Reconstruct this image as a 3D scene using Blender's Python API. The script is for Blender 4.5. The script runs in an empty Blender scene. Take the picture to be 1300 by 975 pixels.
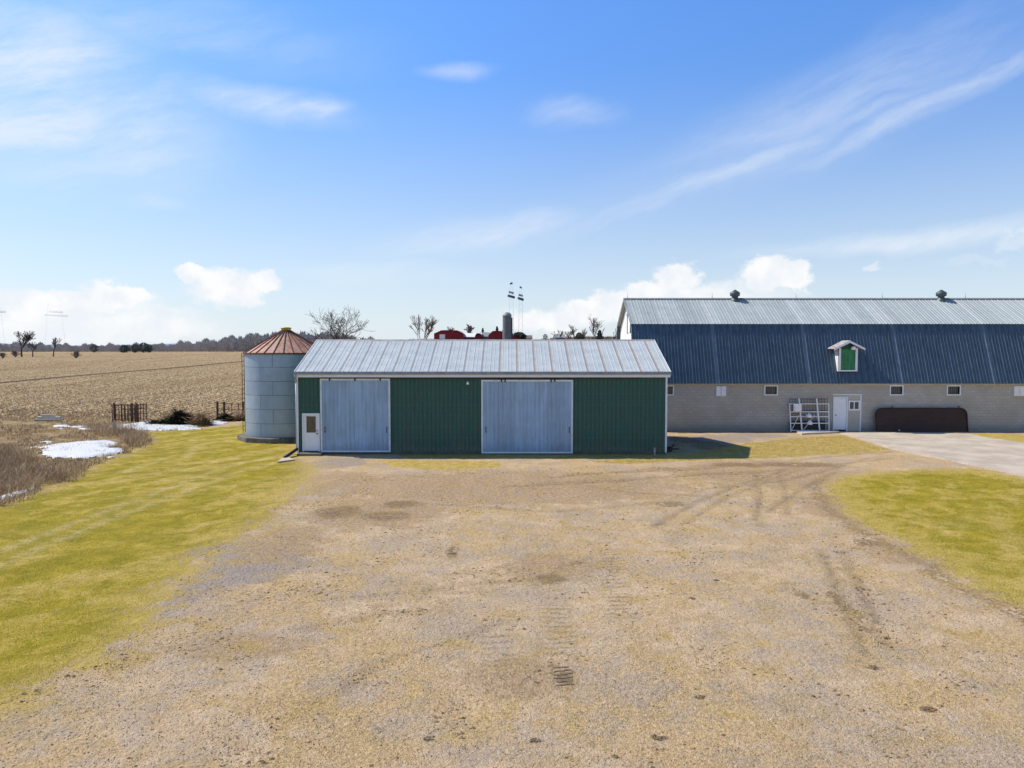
import bpy, math, random
import numpy as np
from mathutils import Vector, Matrix
random.seed(7); rng = np.random.default_rng(7)
scene = bpy.context.scene
col = scene.collection
R = math.radians

# ------------------------------------------------------------------ camera
H, F, CX, CY, HY = 5.83, 935.0, 650.0, 487.5, 443.0
TH = math.atan((CY-HY)/F)
cam = bpy.data.objects.new('camera', bpy.data.cameras.new('camera')); col.objects.link(cam)
cam.location = (0, 0, H); cam.rotation_euler = (math.pi/2-TH, 0, 0)
cam.data.sensor_width = 36; cam.data.lens = F/1300*36; cam.data.clip_end = 12000; cam.data.clip_start = .1
scene.camera = cam
def ray(px, py):
    u, v = (px-CX)/F, (CY-py)/F
    return Vector((u, math.cos(TH)+v*math.sin(TH), -math.sin(TH)+v*math.cos(TH)))
def G(px, py, z=0.0):                       # point of the ground plane
    r = ray(px, py); t = (z-H)/r.z
    return Vector((r.x*t, r.y*t, z))
def P(px, py, Y):                           # point at distance Y
    r = ray(px, py); t = Y/r.y
    return Vector((r.x*t, Y, H+r.z*t))
def XX(px, Y): return (px-CX)/F*Y/ (math.cos(TH)+0)   # approx x at distance

# ------------------------------------------------------------------ tagging
def tag(o, label=None, cat=None, group=None, kind=None):
    if label: o['label'] = label
    if cat: o['category'] = cat
    if group: o['group'] = group
    if kind: o['kind'] = kind
    return o
def empty(name, loc, label, cat, group=None):
    o = bpy.data.objects.new(name, None); col.objects.link(o); o.location = loc
    o.empty_display_size = .3
    return tag(o, label, cat, group)
def wloc(o):
    v = Vector((0, 0, 0))
    while o: v += o.location; o = o.parent
    return v

# ------------------------------------------------------------------ mesh builder (world coordinates)
class MB:
    def __init__(s): s.v = []; s.f = []; s.sm = []
    def add(s, vs, fs, smooth=False):
        n = len(s.v); s.v += [tuple(a) for a in vs]
        for f in fs: s.f.append(tuple(i+n for i in f)); s.sm.append(smooth)
        return s
    def box(s, x0, x1, y0, y1, z0, z1):
        return s.add([(x0,y0,z0),(x1,y0,z0),(x1,y1,z0),(x0,y1,z0),(x0,y0,z1),(x1,y0,z1),(x1,y1,z1),(x0,y1,z1)],
              [(0,3,2,1),(4,5,6,7),(0,1,5,4),(1,2,6,5),(2,3,7,6),(3,0,4,7)])
    def obox(s, c, ux, uy, uz, hx, hy, hz):
        c, ux, uy, uz = Vector(c), Vector(ux).normalized()*hx, Vector(uy).normalized()*hy, Vector(uz).normalized()*hz
        vs = [c+a*ux+b*uy+d*uz for d in (-1,1) for a, b in ((-1,-1),(1,-1),(1,1),(-1,1))]
        return s.add(vs, [(0,3,2,1),(4,5,6,7),(0,1,5,4),(1,2,6,5),(2,3,7,6),(3,0,4,7)])
    def bar(s, a, b, w, h=None):
        a, b = Vector(a), Vector(b); d = (b-a); L = d.length; d.normalize()
        up = Vector((0,0,1)) if abs(d.z) < .9 else Vector((0,1,0))
        sx = d.cross(up).normalized(); up = sx.cross(d)
        return s.obox((a+b)/2, d, sx, up, L/2, w/2, (h or w)/2)
    def tube(s, a, b, r0, r1=None, n=8, caps=True):
        a, b = Vector(a), Vector(b); r1 = r0 if r1 is None else r1
        d = (b-a).normalized(); up = Vector((0,0,1)) if abs(d.z) < .9 else Vector((0,1,0))
        p = d.cross(up).normalized(); q = d.cross(p)
        vs = []
        for c, r in ((a, r0), (b, r1)):
            for i in range(n):
                t = 2*math.pi*i/n; vs.append(c+p*(r*math.cos(t))+q*(r*math.sin(t)))
        s.add(vs, [(i, (i+1) % n, n+(i+1) % n, n+i) for i in range(n)], True)
        if caps:
            m = len(s.v)-2*n
            s.f.append(tuple(range(m, m+n))[::-1]); s.sm.append(False)
            s.f.append(tuple(range(m+n, m+2*n))); s.sm.append(False)
        return s
    def lathe(s, c, prof, n=32, smooth=True, a0=0):
        vs = []
        for r, z in prof:
            for i in range(n):
                t = a0+2*math.pi*i/n; vs.append((c[0]+r*math.cos(t), c[1]+r*math.sin(t), c[2]+z))
        fs = [(k*n+i, k*n+(i+1) % n, (k+1)*n+(i+1) % n, (k+1)*n+i) for k in range(len(prof)-1) for i in range(n)]
        return s.add(vs, fs, smooth)
    def quad(s, *p): return s.add(p, [tuple(range(len(p)))])
    def prism(s, poly, d):                      # polygon (3-D points) pushed along vector d
        n = len(poly); d = Vector(d); vs = [Vector(p) for p in poly]; vs += [v+d for v in vs]
        return s.add(vs, [tuple(range(n)), tuple(range(n, 2*n))[::-1]] + [((i+1) % n, i, n+i, n+(i+1) % n) for i in range(n)])
    def rib(s, o, U, L, V, N, pitch, prof):
        """sheet from o, length L along U, full extent V, ribs (profile (t,h) inside one pitch) along V"""
        o, U, V, N = Vector(o), Vector(U).normalized(), Vector(V), Vector(N).normalized()
        xs = []; k = 0
        while k*pitch < L-1e-6:
            for t, h in prof:
                if k*pitch+t < L: xs.append((k*pitch+t, h))
            k += 1
        xs.append((L, 0))
        vs = []
        for x, h in xs: vs += [o+U*x+N*h, o+U*x+N*h+V]
        fs = [(2*i, 2*i+2, 2*i+3, 2*i+1) for i in range(len(xs)-1)]
        return s.add(vs, fs)
    def build(s, name, m, parent=None, at=None, bevel=0):
        off = wloc(parent) if parent else Vector(at or (0,0,0))
        me = bpy.data.meshes.new(name)
        me.from_pydata([(x-off.x, y-off.y, z-off.z) for x, y, z in s.v], [], s.f)
        me.polygons.foreach_set('use_smooth', s.sm)
        me.materials.append(m); me.update()
        o = bpy.data.objects.new(name, me); col.objects.link(o)
        if parent: o.parent = parent
        else: o.location = off
        if bevel:
            b = o.modifiers.new('bevel', 'BEVEL'); b.width = bevel; b.segments = 2; b.limit_method = 'ANGLE'
        return o
def fast_mesh(name, V, Fc, m, parent=None, at=(0,0,0), smooth=False):      # numpy: V (n,3), Fc (k,3|4)
    me = bpy.data.meshes.new(name); V = np.asarray(V, dtype=np.float32)-np.asarray(at, dtype=np.float32)
    Fc = np.asarray(Fc, dtype=np.int32); k, c = Fc.shape
    me.vertices.add(len(V)); me.vertices.foreach_set('co', V.ravel())
    me.loops.add(k*c); me.loops.foreach_set('vertex_index', Fc.ravel())
    me.polygons.add(k); me.polygons.foreach_set('loop_start', np.arange(0, k*c, c, dtype=np.int32))
    me.polygons.foreach_set('use_smooth', np.full(k, smooth))
    me.update(calc_edges=True); me.materials.append(m)
    o = bpy.data.objects.new(name, me); col.objects.link(o)
    if parent: o.parent = parent
    else: o.location = at
    return o

# ------------------------------------------------------------------ numpy noise
_tab = rng.random((256, 256)).astype(np.float32)
def vnoise(x, y):
    xi = np.floor(x).astype(int); yi = np.floor(y).astype(int); fx = x-xi; fy = y-yi
    fx = fx*fx*(3-2*fx); fy = fy*fy*(3-2*fy)
    g = lambda a, b: _tab[a & 255, b & 255]
    return (g(xi,yi)*(1-fx)+g(xi+1,yi)*fx)*(1-fy)+(g(xi,yi+1)*(1-fx)+g(xi+1,yi+1)*fx)*fy
def fbm(x, y, o=4):
    s = 0; a = .5
    for k in range(o): s = s+a*vnoise(x*2**k+17*k, y*2**k+31*k); a *= .5
    return s/(1-.5**o)
def sstep(a, b, x):
    t = np.clip((x-a)/(b-a), 0, 1); return t*t*(3-2*t)
def sdist(poly, X, Y):                         # signed distance, + inside
    poly = np.array([(p[0], p[1]) for p in poly]); n = len(poly)
    d = np.full(X.shape, 1e9); ins = np.zeros(X.shape, bool)
    for i in range(n):
        ax, ay = poly[i]; bx, by = poly[(i+1) % n]; dx, dy = bx-ax, by-ay
        t = np.clip(((X-ax)*dx+(Y-ay)*dy)/(dx*dx+dy*dy+1e-12), 0, 1)
        d = np.minimum(d, np.hypot(X-ax-t*dx, Y-ay-t*dy))
        c = ((ay > Y) != (by > Y)) & (X < (bx-ax)*(Y-ay)/(by-ay+1e-12)+ax)
        ins ^= c
    return np.where(ins, d, -d)
def ldist(line, X, Y):
    d = np.full(X.shape, 1e9)
    for (ax, ay), (bx, by) in zip(line[:-1], line[1:]):
        dx, dy = bx-ax, by-ay
        t = np.clip(((X-ax)*dx+(Y-ay)*dy)/(dx*dx+dy*dy+1e-12), 0, 1)
        d = np.minimum(d, np.hypot(X-ax-t*dx, Y-ay-t*dy))
    return d
def surf(X, Y):
    X = np.asarray(X, float); Y = np.asarray(Y, float)
    fl = sstep(0, .8, np.hypot(np.maximum(0, np.maximum(-12-X, X-8.6)), np.maximum(0, np.maximum(40.6-Y, Y-50))))*(1-sstep(50.5, 51.5, Y)*(X > 7))
    return height(X, Y)+(fbm(X*1.3+5, Y*1.3, 4)-.5)*.07*(Y < 60)*fl
GP = lambda pts: [(G(*p).x, G(*p).y) for p in pts]

# ------------------------------------------------------------------ terrain
def height(X, Y):
    X = np.asarray(X, float); Y = np.asarray(Y, float)
    s = X/np.maximum(Y, 20)
    zl = 3.9*np.clip((Y-66)/454, 0, 1)+np.clip((Y-520)/2500, 0, 1)*2.0
    zr = (8.75+1.1*sstep(.03, .08, s))*sstep(80, 270, Y)
    w = sstep(-.25, -.13, s)*sstep(75, 130, Y)
    z = zl*(1-w)+zr*w
    nearm = 1-sstep(60, 90, Y)
    # low-lying rough ground at the left, behind the lawn's edge
    z = z + nearm*.05*(fbm(X*.35, Y*.35, 3)-.5)*sstep(.5, 2.5, np.hypot(np.maximum(0, np.maximum(-12.2-X, X-9)), np.maximum(0, 39-Y)))
    z = z + .5*(fbm(X*.02, Y*.02, 2)-.5)*sstep(70, 160, Y)
    return z
def zg(x, y): return float(height(np.array([x]), np.array([y]))[0])

# ------------------------------------------------------------------ node helpers
class NT:
    def __init__(s, tree): s.t = tree; s.n = tree.nodes; s.l = tree.links
    def new(s, typ, **kw):
        n = s.n.new(typ)
        for k, v in kw.items():
            if k.startswith('i_'):
                key = k[2:]; key = int(key) if key.isdigit() else key.replace('_', ' ')
                s.set(n.inputs[key], v)
            else: setattr(n, k, v)
        return n
    def set(s, sock, v):
        if isinstance(v, bpy.types.NodeSocket): s.l.new(v, sock)
        elif isinstance(v, bpy.types.Node): s.l.new(v.outputs[0], sock)
        else:
            if sock.type == 'RGBA' and len(v) == 3: v = (*v, 1)
            sock.default_value = v
    def math(s, op, a, b=0.0, c=None, clamp=False):
        n = s.n.new('ShaderNodeMath'); n.operation = op; n.use_clamp = clamp
        s.set(n.inputs[0], a); s.set(n.inputs[1], b)
        if c is not None: s.set(n.inputs[2], c)
        return n.outputs[0]
    def mix(s, f, a, b, mode='MIX'):
        n = s.n.new('ShaderNodeMix'); n.data_type = 'RGBA'; n.blend_type = mode
        s.set(n.inputs[0], f); s.set(n.inputs[6], a); s.set(n.inputs[7], b)
        return n.outputs[2]
    def noise(s, vec, scale, detail=4, rough=.55, dist=0, color=False):
        n = s.n.new('ShaderNodeTexNoise'); s.set(n.inputs['Vector'], vec)
        n.inputs['Scale'].default_value = scale; n.inputs['Detail'].default_value = detail
        n.inputs['Roughness'].default_value = rough; n.inputs['Distortion'].default_value = dist
        return n.outputs['Color' if color else 'Fac']
    def mapr(s, v, a, b, c=0.0, d=1.0, smooth=True):
        n = s.n.new('ShaderNodeMapRange'); n.interpolation_type = 'SMOOTHSTEP' if smooth else 'LINEAR'
        for i, x in enumerate((v, a, b, c, d)): s.set(n.inputs[i], x)
        return n.outputs[0]
    def mapping(s, vec, loc=(0,0,0), rot=(0,0,0), scale=(1,1,1), typ='POINT'):
        n = s.n.new('ShaderNodeMapping'); n.vector_type = typ; s.set(n.inputs[0], vec)
        n.inputs[1].default_value = loc; n.inputs[2].default_value = rot; n.inputs[3].default_value = scale
        return n.outputs[0]
    def along(s, vec, ang, sx, sy):           # turn the x axis to ang, then scale
        return s.mapping(vec, rot=(0, 0, ang), scale=(1/sx, 1/sy, 1), typ='TEXTURE')
    def xyz(s, v):
        n = s.n.new('ShaderNodeSeparateXYZ'); s.set(n.inputs[0], v); return n.outputs
    def attr(s, name):
        n = s.n.new('ShaderNodeAttribute'); n.attribute_name = name; return n.outputs['Fac']
    def bump(s, h, strength=.5, dist=.02, normal=None):
        n = s.n.new('ShaderNodeBump'); s.set(n.inputs['Height'], h)
        n.inputs['Strength'].default_value = strength; n.inputs['Distance'].default_value = dist
        if normal is not None: s.set(n.inputs['Normal'], normal)
        return n.outputs[0]
def S(r, g, b): return tuple((c/255/12.92 if c/255 <= .04045 else ((c/255+.055)/1.055)**2.4) for c in (r, g, b))
def material(name):
    m = bpy.data.materials.new(name); m.use_nodes = True
    t = NT(m.node_tree); b = t.n['Principled BSDF']
    co = t.new('ShaderNodeTexCoord').outputs['Object']
    return m, t, b, co
def simple(name, c, rough=.7, metal=0.0, var=.15, scale=3.0, stretch=(1,1,1), bump=0.0, dirt=None, spec=.4, isl=0.0):
    """colour broken by two noises, optional stretch, bump and dirt colour"""
    m, t, b, co = material(name)
    v = t.mapping(co, scale=stretch)
    n1 = t.noise(v, scale, 5, .6); n2 = t.noise(v, scale*6, 3, .6)
    f = t.math('ADD', t.math('MULTIPLY', n1, .65), t.math('MULTIPLY', n2, .35))
    f = t.mapr(f, .3, .7)
    lo = tuple(x*(1-var) for x in c); hi = tuple(min(1, x*(1+var)) for x in c)
    cc = t.mix(f, lo, hi)
    if dirt:
        dn = t.mapr(t.noise(v, scale*.8, 6, .65), dirt[1], dirt[1]+.15)
        cc = t.mix(t.math('MULTIPLY', dn, dirt[2] if len(dirt) > 2 else .8), cc, dirt[0])
    if isl:
        g = t.new('ShaderNodeNewGeometry').outputs['Random Per Island']
        cc = t.mix(1.0, cc, t.new('ShaderNodeCombineColor', i_0=t.math('MULTIPLY_ADD', g, isl, 1-isl/2), i_1=t.math('MULTIPLY_ADD', g, isl, 1-isl/2), i_2=t.math('MULTIPLY_ADD', g, isl, 1-isl/2)).outputs[0], 'MULTIPLY')
    t.set(b.inputs['Base Color'], cc)
    b.inputs['Roughness'].default_value = rough; b.inputs['Metallic'].default_value = metal
    b.inputs['Specular IOR Level'].default_value = spec
    if bump: t.set(b.inputs['Normal'], t.bump(f, bump, .02))
    return m

# ------------------------------------------------------------------ sun and sky
sv = Vector((-.85, .27, 1.0)).normalized()      # towards the sun
EL = math.asin(sv.z); AZ = math.atan2(sv.x, sv.y)
sun = bpy.data.objects.new('sun', bpy.data.lights.new('sun', 'SUN')); col.objects.link(sun)
sun.data.energy = 5.0; sun.data.angle = R(.53); sun.data.color = (1, .925, .80)
sun.rotation_euler = sv.to_track_quat('Z', 'Y').to_euler(); sun.location = (0, 0, 60)
w = bpy.data.worlds.new('World'); scene.world = w; w.use_nodes = True
T = NT(w.node_tree); bg = T.n['Background']
sky = T.new('ShaderNodeTexSky', sky_type='NISHITA', sun_disc=False, sun_elevation=EL, sun_rotation=AZ, altitude=200, air_density=1.0, dust_density=.6, ozone_density=2.2)
d = T.new('ShaderNodeTexCoord').outputs['Generated']
dx, dy, dz = T.xyz(d)
az = T.math('ARCTAN2', dx, dy); el = T.math('ARCSINE', dz)
ang = T.new('ShaderNodeCombineXYZ', i_0=az, i_1=el, i_2=0.0).outputs[0]
def AE(px, py):
    r = ray(px, py).normalized(); return math.atan2(r.x, r.y), math.asin(r.z)
# the blue deepens quickly with height above the horizon
skyc = T.mix(T.mapr(el, 0.0, .5), (1.16, 1.24, 1.36), (1.05, 1.66, 2.42), 'MIX')
skyc = T.mix(T.mapr(el, .5, 1.15), skyc, (.42, .58, .75))
base = T.mix(1.0, sky, skyc, 'MULTIPLY')
haze = T.mapr(el, -.03, .36, 1, 0, False)
base = T.mix(T.math('MULTIPLY', T.math('POWER', haze, 1.6), .88), base, (8.4, 9.4, 10.5))
warp = T.noise(ang, 5, 5, .6, color=True)
wv = T.new('ShaderNodeVectorMath', operation='MULTIPLY_ADD')
T.set(wv.inputs[0], warp); wv.inputs[1].default_value = (.07, .05, 0); T.set(wv.inputs[2], T.mapping(ang, loc=(-.035, -.025, 0)))
warped = wv.outputs[0]
def ell(vec, px, py, rx, ry, rot=0, inner=0.0):
    a, e = AE(px, py)
    m = T.mapping(vec, loc=(a, e, 0), rot=(0, 0, R(rot)), scale=(rx/F, ry/F, 1), typ='TEXTURE')
    L = T.new('ShaderNodeVectorMath', operation='LENGTH', i_0=m).outputs['Value']
    return T.mapr(L, inner, 1.0, 1.0, 0.0)
def comb(lst, op='MAXIMUM'):
    r = lst[0]
    for x in lst[1:]: r = T.math(op, r, x)
    return r
# high thin cirrus
ci_noise = T.noise(T.along(warped, R(14), 1.6, 8), 2.2, 8, .62)
ci_fine = T.noise(T.along(warped, R(20), 3, 14), 3.0, 8, .65)
ci = T.math('ADD', T.math('MULTIPLY', ci_noise, .65), T.math('MULTIPLY', ci_fine, .35))
ci = T.mapr(ci, .36, .66)
bands = comb([
    T.math('MULTIPLY', ell(warped, 40, 120, 250, 130, -6, .2), 1.0),
    T.math('MULTIPLY', ell(warped, 330, 135, 150, 30, -4), .8),
    T.math('MULTIPLY', ell(warped, 395, 142, 60, 22, 8), .85),
    T.math('MULTIPLY', ell(warped, 90, 208, 190, 24, 2), .6),
    T.math('MULTIPLY', ell(warped, 200, 30, 330, 60, 0), .4),
    T.math('MULTIPLY', ell(warped, 580, 88, 70, 14, 3), .55),
    T.math('MULTIPLY', ell(warped, 730, 140, 80, 26, 0), .5),
    T.math('MULTIPLY', ell(warped, 960, 205, 420, 19, 18), .6),
    T.math('MULTIPLY', ell(warped, 1200, 124, 240, 18, 20), .85),
    T.math('MULTIPLY', ell(warped, 1080, 130, 420, 75, 18), .42),
    T.math('MULTIPLY', ell(warped, 610, 298, 190, 30, 9), .75),
    T.math('MULTIPLY', ell(warped, 480, 345, 180, 24, 0), .5),
    T.math('MULTIPLY', ell(warped, 1180, 298, 260, 18, 4), .9),
    T.math('MULTIPLY', ell(warped, 190, 255, 70, 14, 0), .45)])
ci = T.math('MULTIPLY', T.math('MULTIPLY', bands, T.math('MULTIPLY_ADD', ci, .72, .28)), 1.0, clamp=True)
# low fair-weather cumulus near the horizon
cw = T.new('ShaderNodeVectorMath', operation='MULTIPLY_ADD')
T.set(cw.inputs[0], T.noise(T.mapping(ang, scale=(1, 1.5, 1)), 30, 6, .62, color=True)); cw.inputs[1].default_value = (.05, .045, 0)
T.set(cw.inputs[2], T.mapping(ang, loc=(-.025, -.0225, 0)))
cv = cw.outputs[0]
def cum(px, py, rx, ry, k=1.0, rot=0): return T.math('MULTIPLY', ell(cv, px, py, rx, ry, rot, .25), k)
cu = comb([cum(290, 365, 62, 34), cum(245, 346, 28, 14, .9), cum(330, 358, 34, 18, .9), cum(60, 388, 90, 28), cum(150, 378, 60, 22, .95), cum(120, 415, 220, 36, .62),
           cum(975, 350, 52, 34), cum(1010, 352, 34, 24), cum(860, 352, 42, 28), cum(830, 375, 70, 24), cum(760, 392, 110, 28, .95, 10), cum(700, 408, 110, 26, .8), cum(900, 385, 190, 40, .62),
           cum(1105, 337, 20, 9, .42), cum(1290, 305, 40, 14, .38), cum(1240, 332, 60, 10, .3), cum(620, 400, 80, 16, .3), cum(200, 395, 80, 18, .5)])
cu = T.mapr(cu, .14, .75)
shade = T.noise(ang, 22, 4, .55)
cucol = T.mix(T.mapr(shade, .35, .65), (9.2, 9.6, 10.2), (10.6, 10.6, 10.6))
out = T.mix(T.math('MULTIPLY', ci, .84), base, (9.0, 9.6, 10.4))
out = T.mix(T.math('MULTIPLY', cu, .93), out, cucol)
T.set(bg.inputs['Color'], out); bg.inputs['Strength'].default_value = .095
w.cycles.sampling_method = 'MANUAL'; w.cycles.sample_map_resolution = 1024
scene.view_settings.view_transform = 'Standard'; scene.view_settings.look = 'None'; scene.view_settings.exposure = 0

# ------------------------------------------------------------------ regions of the ground (from the photograph, as real positions)
lawnL = GP([(312,533),(300,540),(240,546),(182,548),(192,561),(160,577),(120,592),(60,620),(0,641),(-120,690),(-300,760),(-500,1100),(-420,1100),(-120,930),(0,893),(60,868),(110,842),(165,812),(188,792),(196,765),(235,728),(262,700),(330,668),(372,625),(392,598),(380,584),(376,575),(378,556),(370,545)])
lawnR = GP([(1050,618),(1062,608),(1100,600),(1160,596),(1240,595),(1300,607),(1500,660),(1700,760),(1700,960),(1500,880),(1400,822),(1300,768),(1250,748),(1200,720),(1150,693),(1100,668),(1068,643)])
lawnF = GP([(1240,553),(1300,562),(1480,592),(1480,556),(1240,550.5)])
dryM = GP([(946,563),(1000,557),(1030,555),(1072,553),(1128,571),(1060,577),(960,582),(850,586),(800,589),(740,586),(850,580)])
dry1 = GP([(478,584),(560,585),(634,586),(636,594),(560,596),(500,593)])
scrubP = GP([(190,561),(160,577),(120,592),(60,620),(0,641),(-160,705),(-160,572),(0,568),(40,580),(110,586),(154,582),(160,565),(135,556),(112,546),(130,540),(170,542)])
roughP = GP([(182,548),(240,546),(310,533),(312,528),(200,524),(60,520),(-300,520),(-700,560),(-500,1000),(-300,760),(-120,690),(0,641),(60,620),(120,592),(160,577),(192,561)])
greyspots = [((430,588),50,10),((900,557),80,8),((960,553),60,4)]  # barn-side spots: dark gravel with the shed's shadow put into the colour
brownspots = [((300,640),110,50),((360,690),70,40),((640,618),330,34),((480,650),120,34),((980,600),170,26),((1090,650),90,44),((1170,705),100,30),((420,610),60,20),((300,820),120,26),((660,860),110,40),((700,720),90,26)]
darkspots = [((905,566),44,10),((870,558),30,8),((888,883),14,5),((836,935),20,7),((680,941),14,5),((545,938),14,4),((1178,902),18,6),((1108,848),16,5),((1075,770),14,26),((1100,800),12,18),((1062,755),8,12),((1020,755),14,8),((940,590),60,5),((1010,590),90,5),((1050,630),30,8),((490,655),50,10),((430,650),50,12),((575,700),14,12),((700,735),30,10),((1110,690),40,7),((1190,720),30,6),((360,560),0.1,.1),((510,640),40,8),((850,640),30,6),((1250,750),34,6)]  # spots at the shed's right paint its cast shadow darker; others are mud marks
tracks = [[(700,606),(800,598),(900,594),(1000,586),(1090,576),(1130,574)],[(640,618),(760,612),(880,604),(960,600),(1010,594),(1060,590),(1110,584)],
          [(960,600),(965,630),(962,660)],[(1000,596),(940,615),(880,640),(830,670)],[(1060,600),(1010,625),(975,650)],[(1100,582),(1040,600),(985,612),(900,620)],[(990,583),(930,592),(860,597),(790,600)],
          [(420,760),(520,752),(600,742),(690,735),(760,700)],[(1044,700),(1070,760),(1100,830)],[(1070,700),(1095,750),(1125,820)],[(380,800),(480,780),(560,775)],[(430,880),(470,850),(520,830),(640,790)],[(560,640),(700,650),(820,640),(900,620)],[(700,610),(800,625),(900,630)]]
tracks = [GP(t) for t in tracks]

# ------------------------------------------------------------------ ground sheet
def lines(a0, a1, step, far0, far1, g=1.12):
    v = list(np.arange(a0, a1+1e-6, step)); s = step
    while v[-1] < far1: s *= g; v.append(v[-1]+s)
    s = step; u = [a0]
    while u[-1] > far0: s *= g; u.append(u[-1]-s)
    return np.array(u[1:][::-1]+v)
xs = lines(-42, 44, .13, -5000, 5000)
ys = [8.0]
while ys[-1] < 66: ys.append(ys[-1]+max(.07, .0055*ys[-1]))
s_ = ys[-1]-ys[-2]
while ys[-1] < 9000: s_ *= 1.035; ys.append(ys[-1]+s_)
ys = np.array([-400, -200, -100, -50, -25, -12, -6, -2, 1, 3, 5, 6.2, 7.2]+ys)
X, Y = np.meshgrid(xs, ys); nx, ny = len(xs), len(ys)
Z = height(X, Y)
near = (Y < 75) & (np.abs(X) < 60)
def soft(poly, wd): return sstep(-wd, wd, sdist(poly, X, Y))
lawn = np.maximum.reduce([soft(lawnL, 2.2), soft(lawnR, 1.2), soft(lawnF, .4)])
dry = np.maximum.reduce([soft(dryM, .5), soft(dry1, .4), soft([(-6.5,40.7),(10,40.7),(9.5,39.2),(4,38.9),(-6,39.3)], .3)])
rough = soft(roughP, .6)
sx = X/np.maximum(Y, 1)
field = sstep(62.5, 65.5, Y+1.5*(fbm(X*.15, Y*.15, 2)-.5))
def spots(lst):
    m = np.zeros(X.shape)
    for (px, py), rx, ry in lst:
        if rx < 1: continue
        c = G(px, py); ex = rx/F*c.y; ey = c.y-G(px, py+ry).y
        m = np.maximum(m, 1-sstep(.35, 1.15, np.hypot((X-c.x)/ex, (Y-c.y)/max(ey, .15))))
    return m
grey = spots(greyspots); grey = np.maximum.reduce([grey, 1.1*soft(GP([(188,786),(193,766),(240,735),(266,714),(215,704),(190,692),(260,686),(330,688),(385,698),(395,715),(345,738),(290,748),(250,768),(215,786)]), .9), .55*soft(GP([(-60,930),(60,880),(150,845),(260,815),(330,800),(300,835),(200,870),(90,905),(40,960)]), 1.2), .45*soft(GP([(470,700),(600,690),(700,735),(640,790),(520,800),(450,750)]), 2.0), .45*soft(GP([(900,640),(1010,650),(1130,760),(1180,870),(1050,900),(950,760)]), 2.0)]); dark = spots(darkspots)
brown = spots(brownspots)
tread = np.zeros(X.shape)
for w_ in ([(703,760),(712,800),(717,850)],[(775,700),(790,780)],[(630,800),(636,840)]): tread = np.maximum(tread, np.exp(-(ldist(GP(w_), X, Y)/.34)**4))
rimR = 1-sstep(0, 2.8, sdist(lawnR, X, Y)); rimL = .6*(1-sstep(.3, 3.5, sdist(lawnL, X, Y)))*sstep(-14, -8, X+ .35*(40-Y))
rim = np.maximum(np.where(X > 8, rimR, 0), np.where(X <= 8, rimL, 0))
edgeR = np.exp(-((sdist(lawnR, X, Y)+.5)/.55)**2)*(Y < 33)*.9
dark = np.maximum(dark, edgeR)
wheel = np.zeros(X.shape)
for w_ in ([(-80,735),(0,700),(150,643),(290,592),(372,574)],[(-80,755),(0,716),(150,655),(300,600),(378,581)],[(160,600),(180,590),(235,583),(250,566)]): wheel = np.maximum(wheel, np.exp(-(ldist(GP(w_), X, Y)/.3)**2))
trk = np.zeros(X.shape)
for q_, t in enumerate(tracks): trk = np.maximum(trk, (1 if q_ < 7 or q_ in (8, 9) else .55)*np.maximum(np.exp(-(ldist(t, X, Y)/.15)**2), .8*(q_ < 4)*np.exp(-(ldist([(q[0]+1.3, q[1]+.75) for q in t], X, Y)/.15)**2)))
Z = surf(X, Y)-trk*.02*(Y < 60)
idx = np.arange(nx*ny).reshape(ny, nx)
Fc = np.stack([idx[:-1,:-1], idx[:-1,1:], idx[1:,1:], idx[1:,:-1]], -1).reshape(-1, 4)

def gfield(px, py):
    p = G(px, py)
    for _ in range(30): p = G(px, py, zg(p.x, p.y))
    return p
_a, _b = gfield(0,486), gfield(220,467); ROW = math.atan2(_b.y-_a.y, _b.x-_a.x)
m_ground, t, b, co = material('ground')
gp = t.new('ShaderNodeNewGeometry').outputs['Position']
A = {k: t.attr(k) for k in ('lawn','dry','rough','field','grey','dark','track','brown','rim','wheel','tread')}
nb = t.noise(gp, .45, 6, .62); nm = t.noise(gp, 2.2, 6, .65); nf = t.noise(gp, 14, 5, .7); ng = t.noise(gp, 55, 4, .75)
nb2 = t.noise(t.mapping(gp, loc=(31, 7, 0)), .28, 5, .6, 1.0); nm2 = t.noise(t.mapping(gp, loc=(3, 57, 0)), 1.1, 6, .7, .6)
def edge(a, n=nm, k=.9, lo=.42, hi=.58): return t.mapr(t.math('ADD', a, t.math('MULTIPLY', t.math('SUBTRACT', n, .5), k)), lo, hi)
n9 = t.noise(t.mapping(gp, loc=(9, 3, 0)), 7, 6, .7)
# yard: sandy gravel, thin straw-coloured turf, greyer stone, grey gravel partly toned as shed shadow
sand = t.mix(t.mapr(nm, .3, .7), (.49, .35, .205), (.67, .50, .32))
turf = t.mix(t.mapr(nf, .3, .7), (.44, .295, .145), (.65, .47, .26))
stone = t.mix(t.mapr(nf, .25, .75), (.31, .245, .185), (.55, .435, .33))
yard = t.mix(t.mapr(t.math('ADD', t.math('MULTIPLY', nb2, .55), t.math('MULTIPLY', nm2, .45)), .46, .55), sand, turf)
yard = t.mix(t.math('MULTIPLY', t.mapr(t.math('ADD', t.math('MULTIPLY', nb, .6), t.math('MULTIPLY', nm, .4)), .47, .57), .7), yard, stone)
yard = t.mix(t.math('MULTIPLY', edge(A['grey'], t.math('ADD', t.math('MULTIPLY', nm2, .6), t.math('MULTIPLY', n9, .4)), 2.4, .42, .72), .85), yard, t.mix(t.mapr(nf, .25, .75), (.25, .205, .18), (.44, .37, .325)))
vor = t.new('ShaderNodeTexVoronoi', i_Scale=34.0); t.set(vor.inputs['Vector'], gp)
vc = t.xyz(vor.outputs['Color'])
peb = t.mapr(vc[0], .0, 1.0, .87, 1.12, False)
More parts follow.
